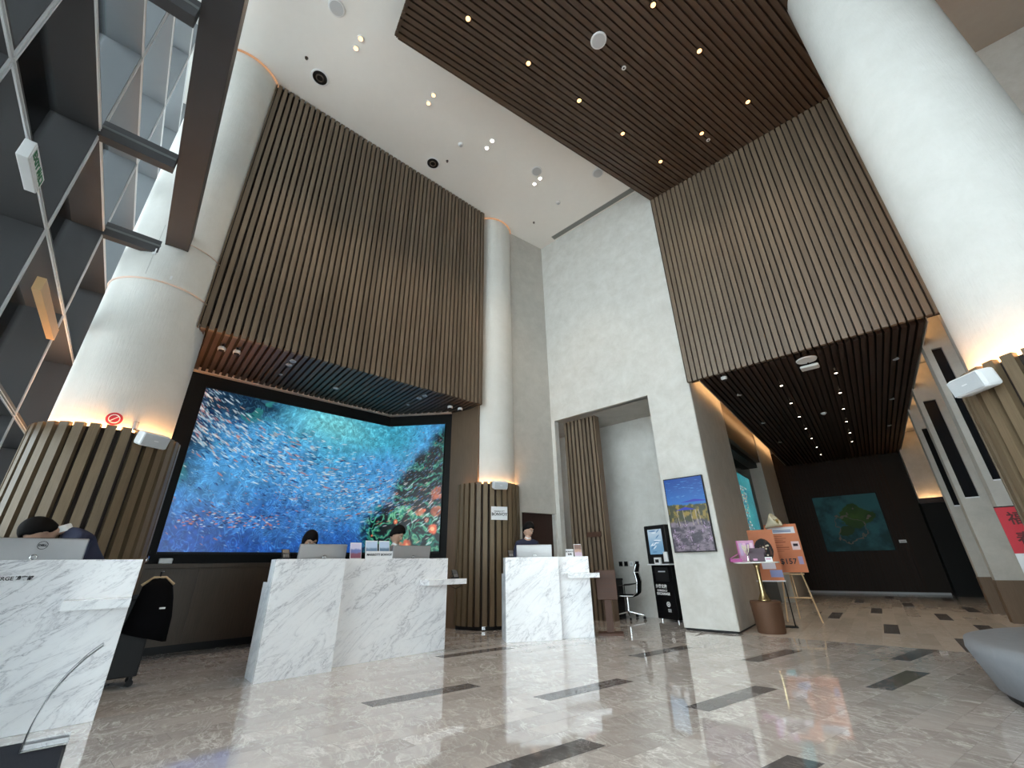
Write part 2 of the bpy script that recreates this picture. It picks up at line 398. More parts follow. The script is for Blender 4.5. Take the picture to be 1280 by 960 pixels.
# back (screen) wall of the recess
K0 = Vector((-8.43, 1.0)); K1 = Vector((-8.09, 4.91)); K2 = Vector((-6.93, 5.76)); KL = Vector((-8.46, .55))
def wall_between(name, a, b, z0, z1, mat, t=.15, kind='structure', parent=None, side=1):
    d = (b - a); n = Vector((-d.y, d.x)).normalized() * t * side
    return MB().prism([tuple(a), tuple(b), tuple(b + n), tuple(a + n)], z0, z1).build(name, mat, parent, kind=kind)
wall_between('wall_recess', KL, K1, 0, HS + .5, blackmt); wall_between('wall_recess', K1, K2, 0, HS + .5, blackmt)
wall_between('wall_recess_end', K2, Vector((-6.18, 5.87)), 0, HS + .5, brownpanel, .05)
wall_between('wall_recess_end', Vector((-8.5, .62)), Vector((-7.2, .60)), 0, HS + .5, darkdoor, .05, side=-1)
# soffit of slats
sof = empty('ceiling_soffit', (0, 0, HS), kind='structure')
front_n = Vector((-V2.y, V2.x))
def hit_back(p, d):
    best = None
    for a, b in ((KL - (K1 - KL) * .3, K1), (K1, K2 + (K2 - K1) * .4)):
        e = b - a; den = d.x * e.y - d.y * e.x
        if abs(den) < 1e-6: continue
        w = a - p; t = (w.x * e.y - w.y * e.x) / den; s = (w.x * d.y - w.y * d.x) / den
        if 0 <= s <= 1 and t > 0 and (best is None or t < best): best = t
    return best or 1.0
dS = Vector((math.cos(R(173)), math.sin(R(173))))
MB().prism([tuple(P1 + dS * .0), tuple(P2), (K2.x + .0, K2.y), tuple(K1), tuple(KL)], .075, .16).build('soffit_board', backing, sof)
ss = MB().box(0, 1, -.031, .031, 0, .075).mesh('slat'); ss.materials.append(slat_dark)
for i in range(50):
    p = P1 + V2 * (L1 * (i + .5) / 50); t = hit_back(p, dS) - .09
    o = link('slat', ss, sof, (p.x, p.y, .001), R(173)); o.scale = (t, 1, 1)
def strip(a, b, z0, z1, w, mat, name, parent, off=0):
    d = (b - a).normalized(); n = Vector((d.y, -d.x)); q = [a + n * off, b + n * off, b + n * (off + w), a + n * (off + w)]
    return MB().prism([tuple(x) for x in q], z0, z1).build(name, mat, parent)
alum = simple('pale_bronze_edge', (.72, .56, .47), .45, 0)
strip(KL, K1, -.012, .06, .10, alum, 'edge_profile', sof, .02); strip(K1, K2, -.012, .06, .10, alum, 'edge_profile', sof, .02)

# low cabinets under the screen
def credenza(a, b, n, label):
    d = (b - a); L = d.length; r = math.atan2(d.y, d.x)
    o = empty('wall_cabinet', (a.x, a.y, 0), r, label, 'cabinet')
    box('body', cabwood, (0, L, -.14, -.02, .10, 1.10), o); box('plinth', black, (0, L, -.12, -.02, 0, .10), o)
    box('ledge', cabwood, (0, L, -.20, -.02, 1.10, 1.165), o, bevel=.004)
    for i in range(n): box('door', cabwood, (i * L / n + .003, (i + 1) * L / n - .003, -.155, -.139, .12, 1.085), o)
    return o
credenza(K0 + Vector((.0, .0)), K1, 4, 'long dark wood cabinet with flush doors below the ocean mural')
credenza(K1, K2 + Vector((-.02, -.01)), 1, 'short dark wood cabinet below the angled right part of the ocean mural')

# ------------------------------------------------------------------ ocean mural screen
def mural():
    W, Hh = 760, 400; u, v = np.meshgrid(np.linspace(0, 1, W), np.linspace(0, 1, Hh)); A = VN(3); B = VN(9); x = u * 5.1; y = v * 2.65
    w1 = A.fbm(x * 1.2, y * 1.2); w2 = B.fbm(x * 1.2 + 5, y * 1.2 + 9)
    deep = np.array([.09, .28, .60]); mid = np.array([.26, .55, .78]); cy = np.array([.22, .60, .72]); lc = np.array([.42, .76, .80]); dk = np.array([.02, .10, .18])
    img = lerp(deep, mid, sm(v + (w1 - .5) * .5 + u * .1, .05, .55)); img = lerp(img, cy, sm(v + (w2 - .5) * .6, .55, .95) * sm(u, .1, .35) * (1 - sm(u, .75, 1)))
    cen = np.exp(-(((u - .47) / .17) ** 2 + ((v - .92) / .16) ** 2)); img = lerp(img, lc, np.clip(cen * (.5 + w1), 0, 1))
    tl = sm(.66 * v - u * 1.15 + (w1 - .5) * .5, .24, .50); img = lerp(img, dk, tl * .9)
    # fine swirl lines
    g = A.fbm(x * .9 + 1.6 * w1, y * .9 + 1.6 * w2, 4); ln = np.abs(np.sin(g * 110)) ; ln = sm(ln, .86, 1.0)
    img = img + (ln * (.10 + .12 * B(x * 3, y * 3)))[..., None] * np.array([.6, .9, .9])
    tex = B.fbm(x * 14, y * 14, 3) - .5; img = img * (1 + tex[..., None] * .55)
    lg = sm(A.fbm(x * 2 + 3 * w2, y * 2 + 3 * w1, 3), .55, .62) * tl; img = lerp(img, np.array([.18, .55, .52]), lg * .8)
    # coral corner
    m = sm(u * 1.22 - v * .42 + (w1 - .5) * .26, .74, .83); q = A.fbm(x * 1.7 + 2.2 * w2, y * 1.7 + 2.2 * w1, 4); s = np.sin(q * 34) ; low = 1 - sm(v, .4, .8)
    c = lerp(np.array([.01, .06, .08]), np.array([.03, .24, .24]), sm(s, -.4, .3)); c = lerp(c, np.array([.10, .44, .38]), sm(s, -.1, .6) * (.3 + .7 * low)); c = lerp(c, np.array([.40, .68, .52]), sm(s, .82, 1) * (.4 + .6 * low))
    ed = sm(np.abs(np.sin(q * 34 + .9)), .0, .16); c = c * (.15 + .85 * ed[..., None])
    fl_ = sm(B.fbm(x * 2.6 + 31, y * 2.6 + 7, 3), .68, .73) * low; c = lerp(c, np.array([.80, .42, .30]), fl_ * .8)
    for fu, fv, fr in ((.965, .16, .05), (.86, .05, .05), (.80, .22, .025), (.93, .30, .02), (.70, .12, .02)):
        r = np.hypot((u - fu) * 1.9, v - fv) + .02 * (A(x * 9, y * 9) - .5); c = lerp(c, np.array([.82, .38, .26]), 1 - sm(r, fr * .5, fr)); c = lerp(c, np.array([.98, .7, .5]), (1 - sm(r, fr * .2, fr * .4)))
    c = c * (1 + tex[..., None] * .7); img = lerp(img, c, m)
    rs = np.random.RandomState(5); 
    def band(n, f, sp, cols, Lr, sk=1.0, dark=.25):
        for i in range(n):
            a = rs.rand() ** sk; vv = f(a) + rs.randn() * sp(a); uu = a + rs.randn() * .01
            ang = R(-38 + 78 * uu) * (1 if uu < .9 else 1) + rs.randn() * .12; L = rs.uniform(*Lr); col = cols[rs.randint(len(cols))]
            if rs.rand() < dark: col = (.04, .08, .25)
            stroke(img, uu * W, vv * Hh, L * 1.25, L * rs.uniform(.18, .30), ang, tuple(np.array(col) * .72 + .28 * img[min(Hh - 1, max(0, int(vv * Hh))), min(W - 1, max(0, int(uu * W)))]))
    wh = [(.92, .95, .97), (.85, .9, .93), (.80, .86, .92), (.95, .93, .9), (.80, .45, .42), (.85, .68, .6), (.75, .85, .9), (.6, .78, .86)]
    band(1050, lambda a: .80 - .55 * a, lambda a: .12, wh, (2.8, 8.5), 1.8, .18)
    band(500, lambda a: .72 - .62 * min(a, .5) * 1.1 + max(0, a - .5) * .5, lambda a: .09, wh, (2, 5), 1.2)
    bl = [(.35, .62, .86), (.45, .70, .88), (.25, .5, .8), (.65, .80, .9), (.30, .55, .82), (.80, .50, .42)]
    band(1500, lambda a: .30 + .9 * max(0, a - .45), lambda a: .14, bl, (1.5, 4), .8)
    band(420, lambda a: .22 + .45 * max(0, a - .5), lambda a: .06, [(.05, .1, .35), (.6, .7, .85), (.8, .45, .35), (.45, .65, .88), (.3, .5, .8)], (2, 6), .9, .1)
    for i in range(120):
        a = rs.rand(); stroke(img, (.03 + .3 * a) * W, (.14 + .09 * rs.rand()) * Hh, 4, 1.2, .1, [(.03, .05, .25), (.7, .8, .9), (.75, .45, .4)][rs.randint(3)])
    img = img * .92 + .02
    return img
Z0, Z1 = 1.33, 3.98
sA = K0 + (K1 - K0).normalized() * .42; fr = .045
dA = (K1 - sA); dB = (K2 - K1) * .90; LA = dA.length; LB = dB.length; nA = Vector((dA.y, -dA.x)).normalized() * fr; nB = Vector((dB.y, -dB.x)).normalized() * fr
mur = empty('mural_screen', (K1.x, K1.y, Z0), 0, 'huge angled video wall showing a blue ocean mural with fish and green coral', 'screen')
im = mural(); cut = int(im.shape[1] * LA / (LA + LB))
kin = (nA + nB) * .5 * 1.0
def posA(u, v):
    a = Vector(sA + nA) - K1; b = kin; return np.stack([a.x + (b.x - a.x) * u, a.y + (b.y - a.y) * u, (Z1 - Z0) * v], -1)
def posB(u, v):
    a = kin; b = dB + nB; return np.stack([a.x + (b.x - a.x) * u, a.y + (b.y - a.y) * u, (Z1 - Z0) * v], -1)
painted('display_panel', im[:, :cut + 1], posA, screen_m, mur); painted('display_panel', im[:, cut:], posB, screen_m, mur)
b0 = sA - K1
MB().prism([(b0.x, b0.y), (0, 0), (kin.x * .8, kin.y * .8), (b0.x + nA.x * .85, b0.y + nA.y * .85)], -.03, Z1 - Z0 + .03).build('cabinet_frame', black, mur)
MB().prism([(0, 0), (dB.x, dB.y), (dB.x + nB.x * .85, dB.y + nB.y * .85), (kin.x * .8, kin.y * .8)], -.03, Z1 - Z0 + .03).build('cabinet_frame', black, mur)

# ------------------------------------------------------------------ columns
def column(x, y, r, rb, zt, label, ref, mouldings=False):
    o = empty('column', (x, y, 0), ref, label, 'column', kind='structure')
    s = MB().lathe([(r, 0), (r, H)], 72).build('shaft', plas_w, o); smooth_angle(s)
    core = MB().lathe([(rb - .055, .07), (rb - .055, zt - .03), (rb - .062, zt - .03), (rb - .062, zt - .10), (r, zt - .10)], 48, cap=False).build('slat_core', backing, o)
    MB().lathe([(rb - .03, 0), (rb - .03, .07), (r, .07)], 48, cap=False).build('plinth', black, o)
    me = MB().box(rb - .06, rb, -.043, .043, .06, zt).mesh('slat'); me.materials.append(slat_col)
    for i in range(32): link('slat', me, o, rz=2 * math.pi * (i + .5) / 32)
    g = MB().lathe([(r + .004, zt - .09), (rb - .062, zt - .09)], 48, cap=False).build('cove_light', cove_m, o)
    MB().lathe([(r + .035, H - .035), (r + .01, H - .035), (r + .01, H - .004), (r + .035, H - .004)], 48, cap=False).build('cove_light', cove_top, o)
    return o
cove_top = emit('cove_glow_top', (1.0, .55, .3), .32)
c1 = column(-7.07, .402, .58, .70, 2.60, 'round white plaster column beside the glass facade, slatted wood base', 0)
c2 = column(-6.47, 6.44, .59, .69, 2.60, 'round white plaster column between the mural and the back wall, slatted wood base', .05)
c3 = column(1.515, 5.816, .60, .73, 2.66, 'round white plaster column in the right foreground, slatted wood base', .02)
# wiring ring, seams and box on the first column
def ring(z, r, a0, a1, t, mat, nm):
    pts = [(r * math.cos(a0 + (a1 - a0) * i / 24), r * math.sin(a0 + (a1 - a0) * i / 24), z) for i in range(25)]
    return MB().tube(pts, t, 6).build(nm, mat, c1)
ring(4.63, .585, R(-110), R(80), .012, alum, 'band'); ring(5.35, .585, R(-5), R(80), .008, alum, 'band')
for a, z, s in ((-30, 5.07, .05), (44.8, 5.22, .04), (-4, 4.73, .03)):
    MB().box(.575, .592, -s * .35, s * .35, -s, s).build('junction_box', white_p, c1, loc=(0, 0, z), rz=R(a))
box('seam', simple('seam_grey', (.45, .44, .42), .8), (.575, .5815, -.003, .003, 4.7, 5.55), c1, rz=R(-30.3))
# red round sign and lamp at the foot of the shaft
def on_col(name, cpos, r, ang, z, label, cat):
    a = R(ang); return empty(name, (cpos[0] + r * math.cos(a), cpos[1] + r * math.sin(a), z), a, label, cat)
ns = on_col('no_smoking_sign', (-7.07, .402), .592, -6.5, 2.70, 'round red prohibition sign standing above the slatted base of the facade column', 'sign')
MB().lathe([(.075, 0), (.075, .008)], 32).build('disc', red, ns).rotation_euler = (0, R(90), 0)
MB().lathe([(.052, 0), (.052, .003), (.044, .003), (.044, 0)], 32, cap=False).build('symbol_ring', whiteink, ns, loc=(.009, 0, 0)).rotation_euler = (0, R(90), 0)
box('symbol_bar', whiteink, (.009, .012, -.048, .048, -.004, .004), ns).rotation_euler = (R(45), 0, 0)
ob = on_col('small_lamp', (-7.07, .402), .60, 12.8, 2.62, 'small glass cylinder lamp behind the slatted base of the facade column', 'lamp')
MB().lathe([(.028, 0), (.028, .09), (.0, .09)], 20, cap=False).build('shade', acryl, ob); MB().lathe([(.03, -.02), (.03, .0), (0, 0)], 20).build('base', chrome, ob)

def wall_speaker(cpos, rb, ang, z, label, tilt=18, sc=1.18):
    a = R(ang); o = empty('wall_speaker', (cpos[0] + (rb + .02) * math.cos(a), cpos[1] + (rb + .02) * math.sin(a), z), a, label, 'speaker', 'white speakers on the column bases')
    b = MB().box(.035, .16, -.125, .125, -.068, .068).build('cabinet', white_p, o, bevel=.022); b.rotation_euler = (0, R(tilt), 0)
    g = MB().box(.161, .166, -.113, .113, -.056, .056).build('grille', grille, o, bevel=.002); g.rotation_euler = (0, R(tilt), 0)
    l = MB().box(.1665, .168, -.02, .02, -.004, .004).build('badge', white_p, o); l.rotation_euler = (0, R(tilt), 0)
    box('bracket', white_p, (-.03, .06, -.03, .03, -.03, .03), o); o.scale = (sc, sc, sc)
    return o
wall_speaker((-7.07, .402), .70, 22, 2.52, 'white box speaker on the slatted base of the column by the glass facade')
wall_speaker((-6.47, 6.44), .69, -27, 2.55, 'white box speaker on the slatted base of the column left of the back wall')
wall_speaker((1.515, 5.816), .73, -143, 2.50, 'large white box speaker on the right foreground column base', 10, 1.25)
# member sign on column 2
sg = on_col('member_sign', (-6.47, 6.44), .70, -25, 1.99, 'white square sign with black lettering on the slatted base of the middle column', 'sign')
sgb = box('board', paper, (0, .008, -.17, .17, -.125, .125), sg)
FR = (R(90), 0, R(90))
text('MARRIOTT', .045, inkm, sgb, (.0095, 0, .032), FR); text('BONVOY', .078, inkm, sgb, (.0095, 0, -.022), FR, bold=.002)
ou = on_col('floor_socket', (-6.47, 6.44), .705, -49, .02, 'small bright socket plate at the foot of the middle column', 'socket')
box('plate', chrome, (0, .01, -.03, .03, 0, .045), ou); box('insert', black, (.009, .012, -.002, .002, .003, .042), ou); box('insert', black, (.009, .012, -.028, .028, .021, .024), ou)

# ------------------------------------------------------------------ back walls
# wall between column 2 and the back wall, with a dark doorway
WB0 = Vector((-6.10, 6.40)); WB1 = Vector((-5.76, 7.94)); dWB = WB1 - WB0; LB_ = dWB.length
wb = empty('wall_side', (WB0.x, WB0.y, 0), math.atan2(dWB.y, dWB.x), kind='structure')
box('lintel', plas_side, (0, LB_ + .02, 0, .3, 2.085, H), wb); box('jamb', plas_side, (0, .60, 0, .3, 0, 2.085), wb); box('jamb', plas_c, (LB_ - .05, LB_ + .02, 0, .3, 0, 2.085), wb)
dr = box('door_1', darkdoor, (.60, LB_ - .05, .10, .14, 0, 2.085), wb)
# back wall with the tall opening
OX0, OX1, OZ = -5.66, -3.24, 4.27
wk = empty('wall_back', (0, YB, 0), 0, kind='structure')
box('wall_left_of_opening', plas_c, (-5.80, OX0, 0, .16, 0, H), wk); box('wall_above_opening', plas_c, (OX0, OX1, 0, .16, OZ, H), wk)
MB().prism([(OX1, 0), (-2.38, 0), (-2.49, 2.45), (-2.80, 2.45), (-2.80, 1.40), (OX1, 1.40)], 0.035, H).build('wall_pier', plas_c, wk)
MB().prism([(OX1 + .02, .02), (-2.4, .02), (-2.51, 2.43), (-2.80, 2.43), (-2.80, 1.38), (OX1 + .02, 1.38)], 0, 0.04).build('shadow_gap', black, wk)
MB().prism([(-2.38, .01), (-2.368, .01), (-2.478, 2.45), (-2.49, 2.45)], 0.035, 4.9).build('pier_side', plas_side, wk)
box('wall_over_pier', plas_c, (-2.38, 1.6, .09, .3, HW, H), wk)
# alcove behind the opening
nb = box('wall_alcove', plas_c, (-6.6, -3.2, 9.25, 9.35, 0, 4.6), kind='structure')
box('wall_alcove_side', plas_c, (-6.65, -6.55, YB + .16, 9.3, 0, 4.6), kind='structure')
box('ceiling_alcove', plas_side, (-6.6, OX1, YB + .1, 9.3, 4.27, 4.4), kind='structure')
ps = empty('slat_screen', (-5.60, 8.22, 0), 0, 'tall slatted brown wood screen standing in the left half of the wall opening', 'screen')
box('core', backing, (0, .86, .06, .20, 0, 4.26), ps); box('end_board', brownpanel, (.86, .885, 0, .20, 0, 4.26), ps)
me = MB().box(0, .062, 0, .06, 0, 4.26).mesh('slat'); me.materials.append(slat_m)
for i in range(8): link('slat', me, ps, (.02 + i * .106, 0, 0))
# right slatted volume over the corridor
wr_ = empty('wall_right', (-2.375, YB, 0), 0, kind='structure')
LR = 3.75; box('core', backing, (0, LR, 0.0, .25, HC + .08, HW), wr_); face_slats(wr_, LR, HC, HW, slat_m, .065, .0975, .074)
box('end_board', slat_m, (-.006, 0, -.065, .0, HC, HW), wr_)

# ------------------------------------------------------------------ corridor
cc = empty('ceiling_corridor', CORR, CA, kind='structure')
box('ceiling_panel', backing, (-2.17, 1.13, .14, 11.2, HC + .08, HC + .2), cc)
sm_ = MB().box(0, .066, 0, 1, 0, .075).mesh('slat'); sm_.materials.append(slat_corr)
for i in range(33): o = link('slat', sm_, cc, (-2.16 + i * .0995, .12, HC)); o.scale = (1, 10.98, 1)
box('upper_panel', plas_side, (-3.0, 1.9, .20, 11.2, HC + .55, HC + .62), cc)
box('fascia', plas_side, (-2.18, -2.165, .14, 10.6, HC, HC + .2), cc); box('fascia', plas_side, (1.12, 1.135, .14, 10.6, HC, HC + .2), cc)
box('cove_light', cove_c, (-2.17, -2.12, .2, 10.0, HC + .215, HC + .235), cc); box('cove_light', cove_c, (1.06, 1.11, .2, 10.0, HC + .215, HC + .235), cc)
cwl = empty('wall_corridor_left', CORR, CA, kind='structure')
box('pier', plas_side, (-2.75, -2.38, 6.45, 9.1, 0, 4.9), cwl); box('header', cabwood, (-2.75, -2.40, 2.45, 6.45, 3.75, 4.75), cwl)
box('frame', blackgl, (-2.95, -2.72, 2.45, 6.45, 0, 3.75), cwl); box('frame_rail', black, (-2.74, -2.5, 2.45, 6.45, 3.60, 3.75), cwl)
box('panel', darkdoor, (-3.5, -2.75, 9.1, 11.2, 0, 4.9), cwl)
cs = empty('corridor_screen', CORR, CA, 'lit screen showing teal water and rows of red and white fish in corridor', 'screen')
def fishrows():
    W, Hh = 120, 150; u, v = np.meshgrid(np.linspace(0, 1, W), np.linspace(0, 1, Hh)); A = VN(21); img = lerp(np.array([.12, .42, .48]), np.array([.35, .72, .72]), A.fbm(u * 5, v * 7))
    rs = np.random.RandomState(2)
    for i in range(20):
        for j in range(30):
            y = j / 30; x = .15 + .6 * i / 20 + .05 * math.sin(y * 9); c = [(.9, .92, .93), (.85, .45, .35), (.15, .15, .4), (.9, .75, .6)][rs.randint(4)]
            if rs.rand() < .8 and y < .85: stroke(img, x * W + rs.randn(), y * Hh, 2.6, 1.1, -.5 if j % 2 else .5, c)
    return img
painted('display_panel', fishrows(), lambda u, v: np.stack([u * 0 - 2.70, 2.5 + u * 3.35, 1.0 + v * 2.2], -1), screen_lo, cs)
box('bezel', black, (-2.72, -2.705, 2.47, 5.9, .97, 3.23), cs)
cb = empty('wall_corridor_back', CORR, CA, kind='structure')
box('core', backing, (-3.4, 2.0, 10.9, 11.05, 0, 5.0), cb)
me = MB().box(0, .07, -.04, 0, .06, 4.4).mesh('slat'); me.materials.append(slat_corr)
for i in range(39): link('slat', me, cb, (-3.35 + i * .1, 10.9, 0))
box('baseboard', grille, (-3.4, 1.0, 10.80, 10.9, 0, .06), cb)
box('lit_jamb', plas_c, (1.08, 1.70, 10.5, 10.9, 2.5, 4.9), cb); box('jamb_base', blackmt, (1.05, 1.70, 10.2, 10.9, 0, 2.60), cb); box('cove_light', cove_c, (1.12, 1.6, 10.34, 10.42, 2.62, 2.635), cb); box('ledge', darkdoor, (1.04, 1.70, 10.16, 10.24, 2.55, 2.70), cb)
# stepped right-hand wall: three bays
cwr = empty('wall_corridor_right', CORR, CA, kind='structure')
glassd = simple('dark_window', (.008, .009, .012), .1)
for (x0, y0, wx0, wx1, wz) in ((1.10, 5.35, .09, .19, 3.80), (1.10, 3.65, .08, .27, 4.0), (1.12, 1.16, .08, .21, 4.2)):
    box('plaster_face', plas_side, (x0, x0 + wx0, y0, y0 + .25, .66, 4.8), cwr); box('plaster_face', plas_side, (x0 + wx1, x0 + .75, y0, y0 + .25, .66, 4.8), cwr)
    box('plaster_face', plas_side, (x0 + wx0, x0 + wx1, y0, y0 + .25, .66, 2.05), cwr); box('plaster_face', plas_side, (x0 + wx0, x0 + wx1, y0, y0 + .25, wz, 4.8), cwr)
    box('window_slot', glassd, (x0 + wx0, x0 + wx1, y0 + .06, y0 + .1, 2.05, wz), cwr); box('sill', steel_lt, (x0 + wx0, x0 + wx1, y0 + .01, y0 + .06, 2.05, 2.07), cwr)
    box('wood_base', brownpanel, (x0 - .01, x0 + .76, y0 - .03, y0 + .25, 0, .66), cwr)
box('band', black, (1.11, 1.5, 1.10, 1.17, 1.15, 1.27), cwr)
box('back', plas_side, (1.86, 1.95, 0.2, 11, 0, 4.95), cwr); box('closure', plas_side, (1.3, 1.95, .25, .40, 0, 9.1), cwr)

# ------------------------------------------------------------------ glass facade
ZL = [1.32, 2.58, 3.84, 5.10, 6.36, 7.62, 8.88]
def facade(name, org, rz, u_list, length, z0=0):
    o = empty(name, (org[0], org[1], 0), rz, kind='structure')      # local x runs along the facade, local +y points outside
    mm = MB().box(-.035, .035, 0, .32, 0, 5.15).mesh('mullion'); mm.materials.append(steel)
    mu = MB().box(-.035, .035, 0, .32, 5.15, H).mesh('mullion'); mu.materials.append(steel_skylit)
    me2 = MB().box(-.05, .05, -.012, 0, 0, H).mesh('mullion_cap'); me2.materials.append(steel_lt)
    for u in u_list:
        link('mullion', mm, o, (u, 0, 0)); link('mullion', mu, o, (u, 0, 0)); m = link('mullion_cap', MBcap, o, (u, 0, 0))
    a, b = min(u_list), max(u_list)
    for z in ZL:
        box('transom', steel if z < 5.5 else steel_skylit, (a, b, 0, .30, z, z + .09), o); 
        box('transom_cap', steel_lt, (a, b, -.012, -.001, z + .0, z + .012), o); box('transom_cap', steel_lt, (a, b, -.012, -.001, z + .03, z + .042), o)
    us = sorted(u_list); zs = [0] + ZL + [H]
    for i in range(len(us) - 1):
        for j in range(len(zs) - 1):
            box('pane', glass, (us[i] + .03, us[i + 1] - .03, .29, .30, zs[j] + .02, zs[j + 1]), o)
    return o
MBcap = MB().box(-.022, -.008, -.012, 0, 0, H).box(.008, .022, -.012, 0, 0, H).mesh('mullion_cap'); MBcap.materials.append(steel_lt)
# left facade: local x = -U direction reversed so that +y is outside (south)
fo = uv(10.11, -1.224)
us1 = [10.11 - (4.80 + 1.77 * k) for k in range(3, -5, -1)]
f1 = facade('window_1', fo, R(-7), us1, 20)
f1.scale = (1, -1, 1)
# bulkhead beam and ties
bm_ = empty('trim_1', (0, 0, 0), R(173), kind='structure')          # local x = u ; local y = -v
box('beam', steel, (-7, 6.64, .36, .62, 5.22, 5.52), bm_, bevel=.004)
for u in (-.5, 1.26, 3.03, 4.80, 6.57):
    box('tie', steel, (u - .05, u + .05, .62, 1.22, 5.06, 5.26), bm_); box('tie_cap', simple('tie_cap_%d' % int(u * 10 + 9), (.16, .17, .17), .4, .4), (u - .052, u - .02, .62, 1.22, 5.16, 5.19), bm_)
refl_bar = box('warm_reflection_bar', warm_reflect, (5.08, 6.25, 1.14, 1.20, 3.40, 3.53), kind='structure', rz=R(173))  # bar added where warm light reflects on the facade, not a real part
# unseen east facade, shaped to steer daylight; right side
fe = uv(10.11 - us1[-1], -1.224)
box('ceiling_bulkhead', simple('bulkhead_taupe', (.36, .335, .30), .85), (2.6, 6.2, -2.5, 8.6, 9.0, H - .01), kind='structure')
box('east_light_block', plas_c, (6.2, 6.35, 3.25, 8.7, 0, H), kind='structure'); box('east_light_block', plas_c, (6.56, 6.68, -2.3, 3.3, 4.2, H), kind='structure')  # solid parts added out of view to keep daylight off the right column
f2 = facade('unseen_east_window', (6.2, -2.1), R(90), [i * 1.77 for i in range(0, 4)], 11); f2.scale = (1, -1, 1)  # unseen glazing, open only low down to light the desk fronts
box('south_light_block', plas_c, (2.35, 6.3, -1.62, -1.48, 0, H), kind='structure')  # unseen solid stretch, added to cut daylight from behind on the right
box('wall_south_return', plas_c, (-10.4, -8.6, -1.35, -1.2, 0, H), kind='structure')
box('wall_far_left', plas_side, (-10.5, -10.4, -1.4, 9.4, 0, H), kind='structure')
box('wall_rear_right', plas_c, (1.95, 6.3, 8.6, 8.75, 0, H), kind='structure')
# outside: canopy, paving
box('canopy', simple('canopy_grey', (.10, .105, .11), .6), (-14, -2.5, -5.0, -1.95, 4.55, 4.9), kind='structure', rz=R(-3))
box('ground', bounce_paving, (-60, 60, -60, 60, -.3, -.13), kind='structure')
# exit sign
ex = empty('exit_sign', uv(3.52, -1.12) + (3.59,), R(173), 'white hanging exit sign box with green lettering on the glass facade', 'sign')
box('housing', white_p, (0, .38, 0, .06, 0, .145), ex, bevel=.005)
gr = simple('exit_green', (.02, .20, .08), .5); EXR = (R(90), 0, 0)
box('face', paper, (.012, .368, -.004, 0.0, .012, .133), ex)
text('EXIT', .078, gr, ex, (.10, -.006, .073), EXR, bold=.003); text('出口', .078, gr, ex, (.27, -.006, .073), EXR, bold=.003)
box('cable', black, (.18, .184, .04, .044, .145, .26), ex)

# ------------------------------------------------------------------ reception desks
def desk(name, loc, rz, LA_, LB2, step, label, shelf=None, legless=False):
    """local x along the front (left to right seen from the lobby), local +y away from the lobby"""
    o = empty(name, (loc[0], loc[1], 0), rz, label, 'reception desk', 'marble reception desks')
    Hd = 1.168
    if LA_ > 0:
        box('front_panel', desk_m, (0, LA_, 0, .06, 0, Hd), o, bevel=.003); box('side_panel', desk_edge, (0, .05, .06, .22, 0, Hd), o, bevel=.003)
        box('side_panel', desk_edge, (0.0, .05, .22, .40, 0, .93), o, bevel=.003); box('support_panel', desk_edge, (.42, .46, step + .10, .74, 0, .84), o); box('return_panel', desk_edge, (LA_ - .045, LA_, .06, step + .05, 0, Hd), o, bevel=.002)
    x1 = LA_ + LB2
    box('front_panel', desk_m, (LA_ if LA_ else 0, x1, step, step + .06, 0, Hd), o, bevel=.003)
    box('side_panel', desk_m, (x1 - .05, x1, step + .06, step + .22, 0, Hd), o, bevel=.003); box('side_panel', desk_m, (x1 - .05, x1, step + .22, .75, 0, .93), o, bevel=.003)
    box('worktop', quartz, (.40, x1 - .05, step + .06, .75, .84, .87), o); box('top_rail', desk_m, (.0 + .05, x1 - .05, step + .06, step + .20, Hd - .03, Hd), o)
    if shelf:
        a, b, z = shelf; box('shelf', desk_m, (a, b, step - .24, step + .0, z, z + .07), o, bevel=.003)
    return o
n83 = Vector((-V2.y, V2.x)) * -1
dk2o = Vector((-5.335, 1.99)); d2 = desk('reception_desk', dk2o, A83, .78, 1.60, .17, 'long white marble reception desk in the middle with two staff and brochures', (1.93, 2.56, .82))
dk1o = Vector((-5.135, .79)) - V2 * 2.38 + n83 * .17; d1 = desk('reception_desk', dk1o, A83, .78, 1.60, .17, 'white marble concierge desk at the left edge with black lettering', (1.97, 2.375, .80))
dk3o = Vector((-4.86, 5.25)); A52 = R(52); d3 = desk('reception_desk', dk3o, A52, .87, .55, .10, 'short white marble reception desk by the slatted middle column', (.98, 1.50, .85))
text('禮賓部', .033, inkm, d1, (1.745, .168, 1.035), (R(90), 0, 0), align='RIGHT', bold=.0012)
text('CONCIERGE', .037, inkm, d1, (1.64, .168, 1.035), (R(90), 0, 0), align='RIGHT', bold=.0008)

